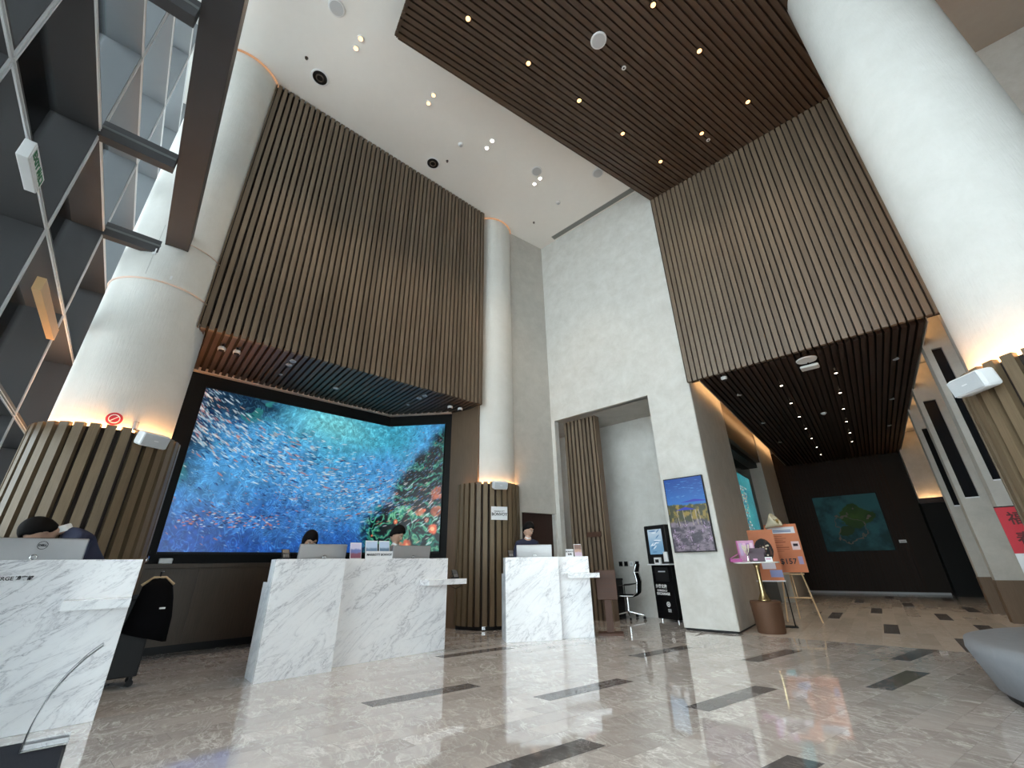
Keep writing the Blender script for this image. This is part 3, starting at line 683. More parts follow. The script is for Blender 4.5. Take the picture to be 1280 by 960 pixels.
# ------------------------------------------------------------------ things on the desks
def local(o, x, y, z): 
    M = Matrix.Translation(o.location) @ Matrix.Rotation(o.rotation_euler.z, 4, 'Z'); return M @ Vector((x, y, z))
def monitor(desk_, x, y, label, logo=False, yaw=0, tilt=8, dz=0):
    p = local(desk_, x, y, .87); o = empty('monitor', p, desk_.rotation_euler.z + R(yaw), label, 'monitor')
    T = Matrix.Rotation(R(-tilt), 4, 'X')
    b = MB().box(-.305, .305, -.018, .018, -.17, .18).build('housing', silver, o, loc=(0, .02, .305 + dz), bevel=.008); b.rotation_euler = (R(tilt), 0, 0)
    s = MB().box(-.298, .298, .0185, .021, -.163, .173).build('screen', blackgl, o, loc=(0, .02, .305 + dz)); s.rotation_euler = (R(tilt), 0, 0)
    e = MB().box(-.306, .306, .016, .02, .176, .182).build('bezel', black, o, loc=(0, .02, .305 + dz)); e.rotation_euler = (R(tilt), 0, 0)
    MB().box(-.12, .12, -.12, .10, 0, .012).build('stand_base', silver, o, bevel=.004); MB().box(-.025, .025, -.062, -.045, .01, .31).build('stand_neck', silver, o)
    MB().lathe([(.018, -.008), (.027, 0), (.018, .008), (.012, 0), (.018, -.008)], 20, cap=False).build('cable_ring', chrome, o, loc=(0, -.065, .325), smooth=True).rotation_euler = (R(90), 0, 0)
    if logo:
        MB().lathe([(.034, 0), (.034, .002), (.030, .002), (.030, 0)], 28, cap=False).build('logo_ring', inkm, o, loc=(.02, -.0185, .425)).rotation_euler = (R(90 + tilt), 0, 0)
        text('DELL', .024, inkm, o, (.02, -.0185, .425), (R(90 + tilt), 0, 0), 'logo_lettering', bold=.001)
    return o
monitor(d1, 1.66, .66, 'silver monitor back with a round logo on the left concierge desk', True, yaw=-4)
monitor(d2, .66, .50, 'silver monitor back in front of the woman with a fringe at the middle desk', yaw=2)
monitor(d2, 2.0, .60, 'silver monitor back in front of the staff member turning sideways at the middle desk', yaw=-3)
monitor(d3, .57, .40, 'silver monitor back in front of the standing man at the desk by the slatted column', yaw=-4, tilt=6, dz=.015)
def brochure_img(seed, top, mid, low):
    W, Hh = 24, 36; u, v = np.meshgrid(np.linspace(0, 1, W), np.linspace(0, 1, Hh)); A = VN(seed); n = A.fbm(u * 4, v * 3)
    img = lerp(np.array(low), np.array(mid), sm(v + .2 * n, .35, .5)); img = lerp(img, np.array(top), sm(v + .15 * n, .6, .75)); return img
def card(name, p, rz, w, h, img, label, cat, holder=paper, tilt=-12, group=None):
    o = empty(name, p, rz, label, cat, group); M = (R(tilt), 0, 0)
    b = MB().box(-w / 2, w / 2, 0, .006, 0, h).build('backing', holder, o); b.rotation_euler = M
    if img is not None:
        f = painted('printed_face', img, lambda u, v: np.stack([(u - .5) * w * .94, u * 0 - .002, .01 + v * (h - .02)], -1), print_m, o); f.rotation_euler = M
    MB().box(-w / 2, w / 2, -.02, .05, -.001, .006).build('foot', acryl, o); return o
A83z = A83
for x, w, h, top, mid, low, lb in ((1.00, .15, .205, (.82, .80, .90), (.45, .50, .72), (.55, .35, .42), 'lilac leaflet in a stand, leftmost of the brochures on the middle desk'),
                                  (1.215, .17, .235, (.75, .82, .92), (.45, .55, .66), (.62, .68, .74), 'blue grey leaflet left of its twin behind the white lettered strip'),
                                  (1.40, .15, .235, (.75, .82, .92), (.42, .52, .62), (.60, .66, .72), 'blue grey leaflet right of its twin behind the white lettered strip')):
    card('brochure', local(d2, x, .25, 1.168), A83, w, h, brochure_img(int(x * 100), top, mid, low), lb, 'brochure')
o = empty('lettered_strip', local(d2, 1.31, .215, 1.168), A83, 'white card strip with black lettering in front of two blue leaflets', 'sign')
box('card', paper, (-.19, .19, 0, .006, 0, .095), o); text('MARRIOTT BONVOY', .038, inkm, o, (0, -.002, .05), (R(90), 0, 0), bold=.0012)
card('brochure', local(d3, 1.29, .20, 1.168), A52, .13, .20, brochure_img(77, (.55, .45, .42), (.75, .62, .55), (.80, .72, .80)), 'photo leaflet in an acrylic stand on the desk by the slatted column', 'brochure')
o = empty('table_sign', local(d3, 1.13, .19, 1.168), A52, 'small white sign with black lettering on the desk by the slatted column', 'sign')
box('card', paper, (-.068, .068, 0, .008, 0, .115), o); text('BONVOY', .032, inkm, o, (0, -.002, .078), (R(90), 0, 0), bold=.001); text('會員', .036, inkm, o, (0, -.002, .035), (R(90), 0, 0), bold=.001)
# card terminals and phones
keym = simple('key_grey', (.20, .20, .21), .5)
def terminal(p, rz, label, name='card_terminal', s=1.0):
    o = empty(name, p, rz, label, 'card terminal'); M = (R(38), 0, 0)
    MB().box(-.045 * s, .045 * s, 0, .02, 0, .15 * s).build('body', black, o, bevel=.006).rotation_euler = (R(-38), 0, 0)
    MB().box(-.034 * s, .034 * s, -.003, 0, .085 * s, .14 * s).build('display', simple('lcd_grey', (.05, .055, .06), .3), o).rotation_euler = (R(-38), 0, 0)
    kp = MB()
    for i in range(3):
        for j in range(4): kp.box(-.03 * s + i * .022 * s, -.014 * s + i * .022 * s, -.004, 0, .012 * s + j * .017 * s, .022 * s + j * .017 * s)
    kp.build('keypad', keym, o).rotation_euler = (R(-38), 0, 0)
    MB().box(-.04 * s, .04 * s, .0, .11 * s, 0, .02).build('base', black, o); return o
terminal(local(d2, .16, .24, 1.168), A83, 'black card terminal with keypad at the left end of the middle desk')
t2 = terminal(local(d2, 2.47, .06, .89), A83 + R(-8), 'black card terminal with a stylus wire on the marble shelf of the middle desk')
MB().tube([(-.12, 0, 0), (-.08, 0, .06), (-.05, .02, .13)], .003, 5).build('stylus', black, t2)
MB().tube([(-.10, -.02, -.005), (-.13, -.05, -.09), (-.05, -.08, -.13), (.03, -.08, -.10), (.05, -.06, -.06)], .004, 6).build('cable', black, t2)
sn = empty('white_dispenser', local(d2, 1.98, -.015, .815), A83, 'small white box at the left end of the marble shelf on the middle desk', 'box'); box('body', white_p, (-.05, .05, -.006, .06, 0, .082), sn, bevel=.004); box('slot', grille, (-.03, .03, -.008, -.005, .05, .06), sn)
terminal(local(d3, .14, .22, 1.168), A52, 'black desk phone shaped terminal at the left end of the desk by the slatted column')
# left edge: grey route sign and tablet
o = empty('hotel_sign', local(d1, 1.24, .30, 1.168), A83, 'grey board with a dark hexagon mark, left of the logo monitor', 'sign')
box('board', simple('sign_grey', (.50, .52, .53), .5), (-.12, .12, 0, .02, 0, .20), o); MB().prism([(-.09, 0), (-.03, 0), (.05, 0), (.085, 0)], 0, .01)
hx = [(-.03, .05), (.05, .05), (.10, .11), (.05, .17), (-.03, .17), (-.08, .11)]
MB().add([(x, -.003, z) for x, z in hx] + [(x, 0, z) for x, z in hx], [tuple(range(6)), tuple(range(11, 5, -1))] + [(i, (i + 1) % 6, 6 + (i + 1) % 6, 6 + i) for i in range(6)]).build('hexagon_mark', simple('mark_grey', (.12, .13, .14), .5), o)
box('glyph', whiteink, (-.012, .028, -.006, -.003, .13, .137), o); box('glyph', whiteink, (-.012, -.005, -.006, -.003, .085, .137), o); box('glyph', whiteink, (.03, .05, -.006, -.003, .08, .10), o)
# little things on the wall ledge
for y, nm, lb in ((.95, 'small_holder', 'small metal cup on the dark ledge under the mural'), (1.18, 'note_box', 'small white note box on the dark ledge under the mural')):
    p = Vector((-8.27 + .02, y + .35, 1.165)); o = empty(nm, p, A83, lb, 'desk item')
    if nm == 'small_holder': MB().lathe([(.03, 0), (.035, .10), (.03, .10), (.026, .01)], 18).build('cup', chrome, o, smooth=True); MB().tube([(0, 0, .02), (.02, 0, .18)], .004).build('pen', black, o)
    else: box('box', white_p, (-.08, .08, -.05, .05, 0, .07), o, bevel=.004); box('note', paper, (-.07, .07, -.04, .04, .07, .074), o)
# ------------------------------------------------------------------ mat with curved acrylic stand
mt = empty('door_mat', (-4.84, .62, 0), A83, 'dark blue grey floor mat in front of the concierge desk', 'mat'); box('pile', matm, (-2.2, 0, -1.2, .02, .001, .012), mt); box('border', black, (-2.22, .015, -1.215, .035, .0008, .008), mt)
ac = empty('acrylic_stand', (-4.61, .385, .0125), A83, 'curved clear acrylic sign blade on a clear base standing on the mat', 'sign stand')
box('base', acryl, (0, .225, 0, .19, 0, .03), ac, bevel=.002)
pts = [(.004, .0), (.005, .05), (.008, .10), (.014, .15), (.024, .20), (.038, .26), (.056, .31), (.080, .36), (.108, .41), (.140, .455), (.175, .50), (.210, .535), (.243, .565)]; n = len(pts) - 1
vs_ = []
for (x, z) in pts: vs_ += [(x, .004, z), (x + .007, .004, z - .003), (x + .007, .186, z - .003), (x, .186, z)]
MB().add(vs_, [(4 * i + k, 4 * i + (k + 1) % 4, 4 * i + 4 + (k + 1) % 4, 4 * i + 4 + k) for i in range(n) for k in range(4)] + [(0, 1, 2, 3), tuple(4 * n + k for k in (3, 2, 1, 0))]).build('blade', acryl, ac)
MB().tube([(x, .003, z) for x, z in pts], .0035, 6).build('edge', simple('acrylic_edge', (.08, .085, .09), .2), ac); MB().tube([(x, .187, z) for x, z in pts], .0028, 6).build('edge', simple('acrylic_edge_light', (.22, .23, .25), .2), ac)
MB().tube([(pts[-1][0], .003, pts[-1][1]), (pts[-1][0], .187, pts[-1][1])], .0028, 6).build('edge', MATS['acrylic_edge'], ac)
for k in (5, 7, 9):
    x, z = pts[k]; (x2, z2) = pts[k + 1]; MB().add([(x, .05, z + .003), (x, .14, z + .003), (x2, .14, z2 + .003), (x2, .05, z2 + .003)], [(0, 1, 2, 3)]).build('print_patch', simple('print_grey%d' % k, (.34, .34, .36), .5), ac)
# ------------------------------------------------------------------ trolley and coat behind the desks
tr = empty('trolley', (-6.47, 1.06, 0), A83, 'black office trolley on castors beside the concierge desk', 'trolley')
box('body', black, (-.20, .16, -.22, .10, .09, .80), tr, bevel=.01); box('top', black, (-.21, .17, -.23, .11, .80, .83), tr)
cas = MB().lathe([(.03, -.012), (.03, .012)], 16).mesh('castor'); cas.materials.append(black)
for x, y in ((-.16, -.17), (.12, -.17), (-.16, .06), (.12, .06)):
    fk = box('fork', black, (x - .012, x + .012, y - .012, y + .012, .045, .09), tr); c = link('castor', cas, fk, (x, y, .03), rot=(R(90), 0, 0))
ct = empty('hanging_coat', (-6.22, 1.15, .50), A83, 'black jacket with a pale name badge on a wooden hanger beside the concierge desk', 'coat')
cm = MB(); rows = [(-.06, .205, .12), (.12, .185, .115), (.30, .155, .10), (.42, .13, .08), (.49, .06, .05)]
for k, (z, w, d) in enumerate(rows):
    for i in range(12):
        a = 2 * math.pi * i / 12; cm.v.append((w * math.cos(a) * (1 + .08 * math.sin(3 * a + k)), d * math.sin(a), z - (.06 * math.cos(a) if k == 0 else 0)))
for k in range(len(rows) - 1): cm.f += [(k * 12 + i, k * 12 + (i + 1) % 12, (k + 1) * 12 + (i + 1) % 12, (k + 1) * 12 + i) for i in range(12)]
cm.f += [tuple(range(11, -1, -1)), tuple(4 * 12 + i for i in range(12))]
cm.build('jacket', dkcloth, ct, smooth=True); box('badge', whiteink, (.06, .11, -.118, -.110, .20, .215), ct)
MB().tube([(-.14, 0, .43), (-.05, 0, .505), (.05, 0, .505), (.14, 0, .43)], .013).build('hanger', easelw, ct); MB().tube([(0, 0, .505), (0, 0, .55), (.02, 0, .57)], .004).build('hook', chrome, ct)
MB().tube([(0, .0, .30), (0, 0, .56)], .010).build('stand_pole', black, ct)

# ------------------------------------------------------------------ people
def skinned(name, joints, edges, radii, sub=1):
    me = bpy.data.meshes.new(name); me.from_pydata(joints, edges, []); o = bpy.data.objects.new(name, me); COL.objects.link(o)
    md = o.modifiers.new('s', 'SKIN'); me.skin_vertices[0].data[0].use_root = True
    for i, r in enumerate(radii): me.skin_vertices[0].data[i].radius = (r, r) if not isinstance(r, tuple) else r
    sb = o.modifiers.new('d', 'SUBSURF'); sb.levels = sub; sb.render_levels = sub
    dg = bpy.context.evaluated_depsgraph_get(); m2 = bpy.data.meshes.new_from_object(o.evaluated_get(dg)); bpy.data.objects.remove(o); return m2
def head_mesh():
    bm = bmesh.new(); bmesh.ops.create_uvsphere(bm, u_segments=28, v_segments=20, radius=1)
    for v in bm.verts:
        x, y, z = v.co; f = max(0, -y)          # face looks along -y
        sx = .074 * (1 - .22 * max(0, -z) ** 1.3); sy = .094; szz = .112
        X, Y, Z = x * sx, y * sy, z * szz
        if y < 0: Y = y * sy * (.88 - .10 * max(0, -z - .5))
        if f > .5:
            nz = math.exp(-(X / .011) ** 2) * math.exp(-((Z + .022) / .022) ** 2); Y -= .024 * nz                     # nose
            Y -= .006 * math.exp(-(X / .012) ** 2) * math.exp(-((Z - .005) / .03) ** 2)
            for s in (-1, 1): Y += .011 * math.exp(-((X - s * .030) / .016) ** 2) * math.exp(-((Z - .004) / .012) ** 2)   # sockets
            Y -= .005 * math.exp(-((Z - .026) / .010) ** 2) * math.exp(-(X / .05) ** 4)                                # brow
            Y -= .007 * math.exp(-((Z + .062) / .009) ** 2) * math.exp(-(X / .022) ** 2)                              # lips
            Y -= .008 * math.exp(-((Z + .095) / .014) ** 2) * math.exp(-(X / .022) ** 2)                              # chin
        v.co = (X, Y, Z)
    for s in (-1, 1):
        r = bmesh.ops.create_uvsphere(bm, u_segments=10, v_segments=8, radius=1)
        for v in r['verts']: v.co = (s * .074 + v.co.x * .008, .006 + v.co.y * .017, -.006 + v.co.z * .030)
    return bm
def person(loc, face, label, head, hyaw=0, hpitch=30, hroll=0, hair='short', cloth=navy, sdrop=.24, sfy=.72, hs=1.15, lean=.20, shirtm=shirt, arms=True, height=1.68):
    """loc: feet; face: heading of the body (radians, direction of -y local); head: head centre in local coords"""
    o = empty('person', (loc[0], loc[1], 0), face, label, 'person')
    hx, hy, hz = head; sh = height * .815 - .02; fy = hy
    sy, szz = hy * sfy, hz - sdrop                    # shoulder centre
    J = [(0, 0, .93), (0, sy * .35, 1.10), (0, sy * .75, szz - .14), (0, sy * .95, szz), (hx * .5, sy + (hy - sy) * .4, szz + .09), (hx, hy + .01, hz - .05)]
    Ed = [(0, 1), (1, 2), (2, 3), (3, 4), (4, 5)]; Rd = [(.15, .11), (.13, .10), (.16, .115), (.10, .07), .050, .052]
    def limb(start, pts, rs):
        k = start
        for p, r in zip(pts, rs): J.append(p); Rd.append(r); Ed.append((k, len(J) - 1)); k = len(J) - 1
        return k
    hands = []
    for s in (-1, 1):
        k = limb(3, [(s * .17, sy * .95 + .01, szz - .015), (s * .235, sy + .02, szz - .28), (s * .15, sy - .20, max(.93, szz - .38)), (s * .13, sy - .27, max(.90, szz - .40))], [.058, .044, .033, .030]); hands.append(J[k])
        limb(0, [(s * .095, 0, .86), (s * .10, -.01, .48), (s * .10, .015, .09), (s * .10, -.10, .045)], [.085, .058, .040, .035])
    m = skinned('body_tmp', J, Ed, Rd, 2); bm = head_mesh()
    HM = Matrix.Translation((hx, hy, hz)) @ Euler((R(-hpitch) * -1, R(hroll), R(hyaw)), 'XYZ').to_matrix().to_4x4() @ Matrix.Scale(hs, 4)
    bmesh.ops.transform(bm, matrix=HM, verts=bm.verts); bm.from_mesh(m)
    # hands: palm + five fingers, rooted in the wrist
    for s, hp in zip((-1, 1), hands):
        p = Vector(hp)
        def fin(pts, r):
            t = MB().tube(pts, r, 8); vsx = [bm.verts.new(v) for v in t.v]
            for f in t.f:
                try: bm.faces.new([vsx[i] for i in f])
                except Exception: pass
        fin([p + Vector((0, .03, .0)), p + Vector((0, -.03, -.005)), p + Vector((0, -.075, -.01))], [.026, .034, .034])
        for i, (dx, L) in enumerate(((-.027, .058), (-.009, .070), (.009, .066), (.026, .052))):
            a = p + Vector((dx, -.07, -.008)); fin([a, a + Vector((dx * .15, -L * .5, .004)), a + Vector((dx * .15, -L * .85, -.012)), a + Vector((dx * .15, -L, -.028))], [.0095, .009, .008, .006])
        a = p + Vector((-s * .028, -.02, -.004)); fin([a, a + Vector((-s * .025, -.03, -.004)), a + Vector((-s * .034, -.055, -.012))], [.013, .011, .008])
    me = bpy.data.meshes.new('body'); bm.to_mesh(me); bm.free(); me.materials.append(skin)
    b = link('body', me, o); rm = b.modifiers.new('r', 'REMESH'); rm.mode = 'VOXEL'; rm.voxel_size = .0065; rm.use_smooth_shade = True
    # clothes
    jj = [J[0], J[1], J[2], J[3], J[4]]; je = [(0, 1), (1, 2), (2, 3), (3, 4)]; jr = [(.175, .135), (.155, .122), (.185, .14), (.125, .09), .060]
    for s in (-1, 1):
        b0 = len(jj); sh_, el, wr2 = (s * .17, sy * .95 + .01, szz - .012), (s * .24, sy + .02, szz - .28), (s * .155, sy - .19, max(.935, szz - .375))
        jj += [sh_, el, wr2]; je += [(3, b0), (b0, b0 + 1), (b0 + 1, b0 + 2)]; jr += [.078, .060, .046]
    jm = skinned('jacket', jj, je, jr, 2); jm.materials.append(cloth); jm.shade_smooth(); link('jacket', jm, o)
    tj = [(0, 0, .95), (-.095, 0, .86), (-.10, -.01, .48), (-.10, .015, .10), (.095, 0, .86), (.10, -.01, .48), (.10, .015, .10)]
    tmm = skinned('trousers', tj, [(0, 1), (1, 2), (2, 3), (0, 4), (4, 5), (5, 6)], [(.16, .13), .10, .075, .062, .10, .075, .062], 2); tmm.materials.append(dkcloth); tmm.shade_smooth(); link('trousers', tmm, o)
    for s in (-1, 1): MB().ball((s * .10, -.06, .045), (.048, .14, .048)).build('shoe', black, o, smooth=True)
    cb_ = MB().lathe([(.062, -.03), (.056, .02), (.05, .03)], 20, cap=False).build('collar', shirtm, o, loc=J[4], smooth=True); cb_.rotation_euler = (R(25), 0, 0)
    # hair shell
    hb = bmesh.new(); n_, m_ = 36, 14; grid = []
    for j in range(m_ + 1):
        row = []
        for i in range(n_):
            ph = 2 * math.pi * i / n_; fr_ = -math.sin(ph)                                # +1 at the face, -1 at the nape
            if hair == 'short': th = 62 if fr_ > .75 else 62 + (.75 - fr_) / .75 * 34 if fr_ > 0 else 96 + 36 * (-fr_) ** .7
            else: th = 66 if fr_ > .60 else 66 + (.60 - fr_) / .3 * 54 if fr_ > .30 else 120 + 6 * math.sin(3 * ph)
            th = R(th + 3 * math.sin(7 * ph)) * j / m_; k = 1.10 + (.035 * math.sin(11 * ph + 2 * j) * math.sin(th)) * .5 + (.10 * math.cos(th) if th < 1.2 and hair == 'short' else .04 * math.cos(th) if th < 1 else 0)
            if j == m_: k = 1.015
            row.append(hb.verts.new((.077 * k * math.sin(th) * math.cos(ph), (.097 * k) * math.sin(th) * math.sin(ph), .114 * k * math.cos(th))))
        grid.append(row)
    for j in range(m_):
        for i in range(n_):
            try: hb.faces.new((grid[j][i], grid[j + 1][i], grid[j + 1][(i + 1) % n_], grid[j][(i + 1) % n_]))
            except Exception: pass
    bmesh.ops.remove_doubles(hb, verts=hb.verts, dist=.0004); bmesh.ops.recalc_face_normals(hb, faces=hb.faces)
    bmesh.ops.transform(hb, matrix=HM, verts=hb.verts)
    hm = bpy.data.meshes.new('hair'); hb.to_mesh(hm); hb.free(); hm.materials.append(hairm); hm.shade_smooth(); ho = link('hair', hm, o); sd = ho.modifiers.new('t', 'SOLIDIFY'); sd.thickness = .014; sd.offset = -1
    ey = MB()
    for s in (-1, 1):
        for nm, c, r, mt_ in (('eye', (s * .030, -.073, .004), (.011, .006, .006), whiteink), ('iris', (s * .030, -.0785, .002), (.005, .003, .005), black)):
            e = MB().ball(c, r, 10, 6); e.v = [tuple(HM @ Vector(v)) for v in e.v]; e.build(nm, mt_, o, smooth=True)
        e = MB().box(s * .030 - .014, s * .030 + .014, -.090, -.082, .021, .026); e.v = [tuple(HM @ Vector(v)) for v in e.v]; e.build('eyebrow', hairm, o)
    e = MB().ball((0, -.083, -.062), (.018, .004, .005), 10, 6); e.v = [tuple(HM @ Vector(v)) for v in e.v]; e.build('lips', simple('lips', (.45, .18, .15), .5), o, smooth=True)
    return o
# local -y of a person must point where the body faces
def facing(dx, dy): return math.atan2(dy, dx) + math.pi / 2
person((-6.08, .66), facing(.12, -1), 'person with short black hair bending low behind the left concierge desk in a navy jacket', (0, -.56, 1.425), hyaw=8, hpitch=58, sdrop=.05, sfy=.55)
person((-6.18, 2.64), facing(1, -.05), 'person with a black fringe looking down behind the middle desk, left of the leaflets', (0, -.14, 1.41), hyaw=0, hpitch=30, hair='long', cloth=dkcloth)
person((-6.10, 3.95), facing(1, .25), 'person with tied black hair and grey top at the middle desk, right of the leaflets', (0, -.10, 1.53), hyaw=12, hpitch=30, cloth=greycl)
person((-5.41, 6.42), facing(.75, -.45), 'person in a navy suit and white shirt standing behind the desk by the slatted column', (0.02, -.12, 1.66), hyaw=28, hpitch=26)

# ------------------------------------------------------------------ around the back wall
tv = empty('poster_display', (-2.82, YB - .001, 1.85), 0, 'portrait display on the white pier showing a blue sky terrace with umbrella and chairs', 'screen')
def terrace():
    W, Hh = 130, 230; u, v = np.meshgrid(np.linspace(0, 1, W), np.linspace(0, 1, Hh)); A = VN(33); B = VN(34); n = A.fbm(u * 6, v * 9)
    img = lerp(np.array([.10, .45, .80]), np.array([.04, .30, .66]), sm(v, .6, 1)); gr_ = lerp(np.array([.22, .24, .10]), np.array([.60, .52, .18]), sm(B.fbm(u * 12, v * 16), .4, .6))
    img = lerp(img, gr_, (1 - sm(v + (n - .5) * .06, .61, .63)) * sm(v, .30, .38)); pv = lerp(np.array([.27, .23, .32]), np.array([.56, .48, .60]), sm(A.fbm(u * 7, v * 20), .35, .65)) * np.array([.95, 1.02, .92]); img = lerp(img, pv, 1 - sm(v + (n - .5) * .1, .38, .42))
    for (cx_, cy_, w, h_) in ((.72, .655, .36, .035), (.45, .55, .25, .04)):
        m = (np.abs(u - cx_) < w * (1 - (v - cy_) / h_)) & (v > cy_) & (v < cy_ + h_); img[m] = (.10, .16, .72)
    for x in (.25, .4, .6, .72, .8): img[(np.abs(u - x - .02 * np.sin(v * 9)) < .006) & (v > .34) & (v < .55)] = (.75, .7, .62)
    rs = np.random.RandomState(4)
    for i in range(26):
        x, y = rs.rand() * W, rs.uniform(.03, .36) * Hh; s = 4 + 10 * (1 - y / Hh / .4)
        for a in (0, .4, 1.5, 1.9): stroke(img, x, y, s, .9, a + rs.randn() * .2, (.16, .12, .22) if rs.rand() < .6 else (.75, .65, .8))
    stroke(img, .22 * W, .36 * Hh, 8, 2, 1.57, (.05, .05, .1))
    for i in range(60): stroke(img, rs.rand() * W, (.72 + .24 * rs.rand()) * Hh, 6, .5, 0, (.30, .60, .88))
    return img * .95
box('bezel', black, (-.36, .36, -.05, 0, -.645, .645), tv, bevel=.004)
painted('display_panel', terrace(), lambda u, v: np.stack([(u - .5) * .69, u * 0 - .0515, (v - .5) * 1.255], -1), screen_lo, tv)
# kiosk
ki = empty('exchange_kiosk', (-3.86, 8.80, 0), R(-20), 'black currency exchange machine with a lit touch screen beside the wall opening', 'kiosk')
kc_ = box('cabinet', blackgl, (-.26, .26, -.02, .38, .04, 1.0), ki, bevel=.01); kh_ = box('head', black, (-.30, .28, -.05, .12, 1.02, 1.76), ki, bevel=.02); box('shelf', steel_lt, (-.30, .28, -.08, .12, 1.0, 1.02), ki)
def kios():
    W, Hh = 40, 60; u, v = np.meshgrid(np.linspace(0, 1, W), np.linspace(0, 1, Hh)); img = lerp(np.array([.42, .58, .70]), np.array([.66, .74, .80]), sm(v, .2, .9))
    rs = np.random.RandomState(8)
    for i in range(16): stroke(img, rs.uniform(8, 32), rs.uniform(5, 56), 7, 1.3, 0 if i % 3 else .7, (.82, .87, .92) if i % 2 else (.30, .45, .60))
    return img
painted('display_panel', kios(), lambda u, v: np.stack([-.20 + u * .38, u * 0 - .052, 1.20 + v * .48], -1), screen_m, kh_)
box('card_reader', white_p, (-.08, .08, -.10, -.05, 1.0, 1.14), ki, bevel=.006); box('reader_slot', black, (-.045, .045, -.104, -.1, 1.045, 1.105), ki); box('side_tag', white_p, (.16, .26, -.07, -.05, 1.06, 1.24), kh_)
box('hatch', black, (-.17, .17, -.026, -.02, .70, .96), kc_); box('note_slot', grille, (-.08, .10, -.03, -.025, .87, .89), kc_)
KR = (R(90), 0, 0)
text('外幣兌換', .072, whiteink, kc_, (-.06, -.022, .61), KR, bold=.0015); text('CURRENCY', .050, whiteink, kc_, (-.05, -.022, .535), KR, bold=.001); text('EXCHANGE', .062, whiteink, kc_, (-.03, -.022, .48), KR, bold=.002)
for i in range(3): box('small_print', whiteink, (.03, .11, -.022, -.0205, .17 + i * .02, .178 + i * .02), ki)
MB().lathe([(.045, 0), (.045, .002), (.030, .002), (.030, 0)], 20, cap=False).build('emblem', whiteink, ki, loc=(.06, -.0205, .30)).rotation_euler = (R(90), 0, 0)
box('emblem', whiteink, (.045, .075, -.0225, -.0205, .285, .315), ki)
for x in (-.2, .2): MB().lathe([(.02, 0), (.02, .04)], 12).build('foot', chrome, ki, loc=(x, .03, 0))
# sign stand
st = empty('sign_stand', (-3.99, 6.80, 0), R(30), 'brown wooden sign stand with a blank looking board beside the desk by the slatted column', 'sign stand')
box('foot_plate', plaquew, (-.20, .20, -.13, .13, 0, .035), st, bevel=.004); box('post', plaquew, (-.055, .055, -.02, .02, .035, .60), st)
box('board', plaquew, (-.165, .165, -.035, -.02, .50, .95), st, bevel=.01)
darkink = simple('engraved', (.05, .022, .014), .6)
text('貴賓專享', .07, darkink, st, (0, -.037, .84), (R(90), 0, 0)); 
for z in (.74, .66, .62): box('engraved_line', darkink, (-.10, .10, -.0365, -.035, z, z + .008), st)
plq = empty('wall_plaque', (-4.98, 8.20, 1.62), 0, 'small brown sign plaque on the slatted wood screen', 'sign'); box('board', plaquew, (-.17, .17, -.03, -.0, -.05, .05), plq); text('CONCIERGE', .04, darkink, plq, (0, -.032, 0), (R(90), 0, 0))
# work corner in the alcove
wd_ = empty('work_table', (-5.05, 8.95, 0), 0, 'dark narrow work table in the alcove behind the slatted screen', 'table')
box('top', black, (-.55, .08, -.28, .25, .70, .74), wd_); box('leg_panel', black, (-.55, -.50, -.25, .22, 0, .70), wd_); box('leg_panel', black, (.03, .08, -.25, .22, 0, .70), wd_)
ms = empty('computer_mouse', (-5.06, 8.80, .74), 0, 'black mouse on the alcove work table', 'mouse'); MB().ball((0, 0, .012), (.05, .03, .018)).build('shell', black, ms, smooth=True); box('wheel', grille, (-.03, -.015, -.003, .003, .026, .032), ms)
for i, x in enumerate((-5.0, -4.87, -4.74, -4.60)):
    so = empty('wall_socket', (x, 9.249, 1.03), 0, ('black', 'black', 'white', 'black')[i] + ' wall socket, number %s from the left above the alcove table' % ('one', 'two', 'three', 'four')[i], 'socket')
    box('plate', black if i != 2 else white_p, (-.045, .045, -.012, 0, -.05, .05), so, bevel=.003); box('inset', grille if i == 2 else blackgl, (-.025, .025, -.014, -.012, -.025, .025), so)
ch = empty('office_chair', (-4.70, 8.80, 0), R(-75), 'black office chair with high back and chrome star base in the alcove', 'chair')
pr = [(-.22, .44), (.16, .44), (.24, .50), (.27, .70), (.24, .86), (.28, 1.0)]
def sheet(pr, w, t, name, mat, par_):
    m = MB(); 
    for (y, z) in pr: m.v += [(-w, y, z), (w, y, z), (w, y + t * .5, z - t), (-w, y + t * .5, z - t)]
    m.f += [(4 * i + k, 4 * i + (k + 1) % 4, 4 * i + 4 + (k + 1) % 4, 4 * i + 4 + k) for i in range(len(pr) - 1) for k in range(4)] + [(3, 2, 1, 0), tuple(4 * (len(pr) - 1) + k for k in range(4))]
    return m.build(name, mat, par_, bevel=.004)
sheet(pr[:3], .235, .03, 'seat', dkcloth, ch); sheet(pr[2:5], .23, .03, 'backrest', dkcloth, ch); sheet([(.25, .90), (.27, 1.0), (.28, 1.04)], .20, .03, 'headrest', dkcloth, ch)
for s in (-1, 1): MB().tube([(s * .245, -.2, .43), (s * .245, .17, .43), (s * .245, .26, .50), (s * .245, .29, .70), (s * .245, .26, .88), (s * .21, .30, 1.02)], .011).build('side_rail', chrome, ch); MB().tube([(s * .26, -.1, .43), (s * .28, -.1, .62), (s * .28, .14, .64), (s * .26, .25, .66)], .011).build('armrest', black, ch)
MB().tube([(0, 0, .10), (0, 0, .42)], .024).build('gas_lift', chrome, ch)
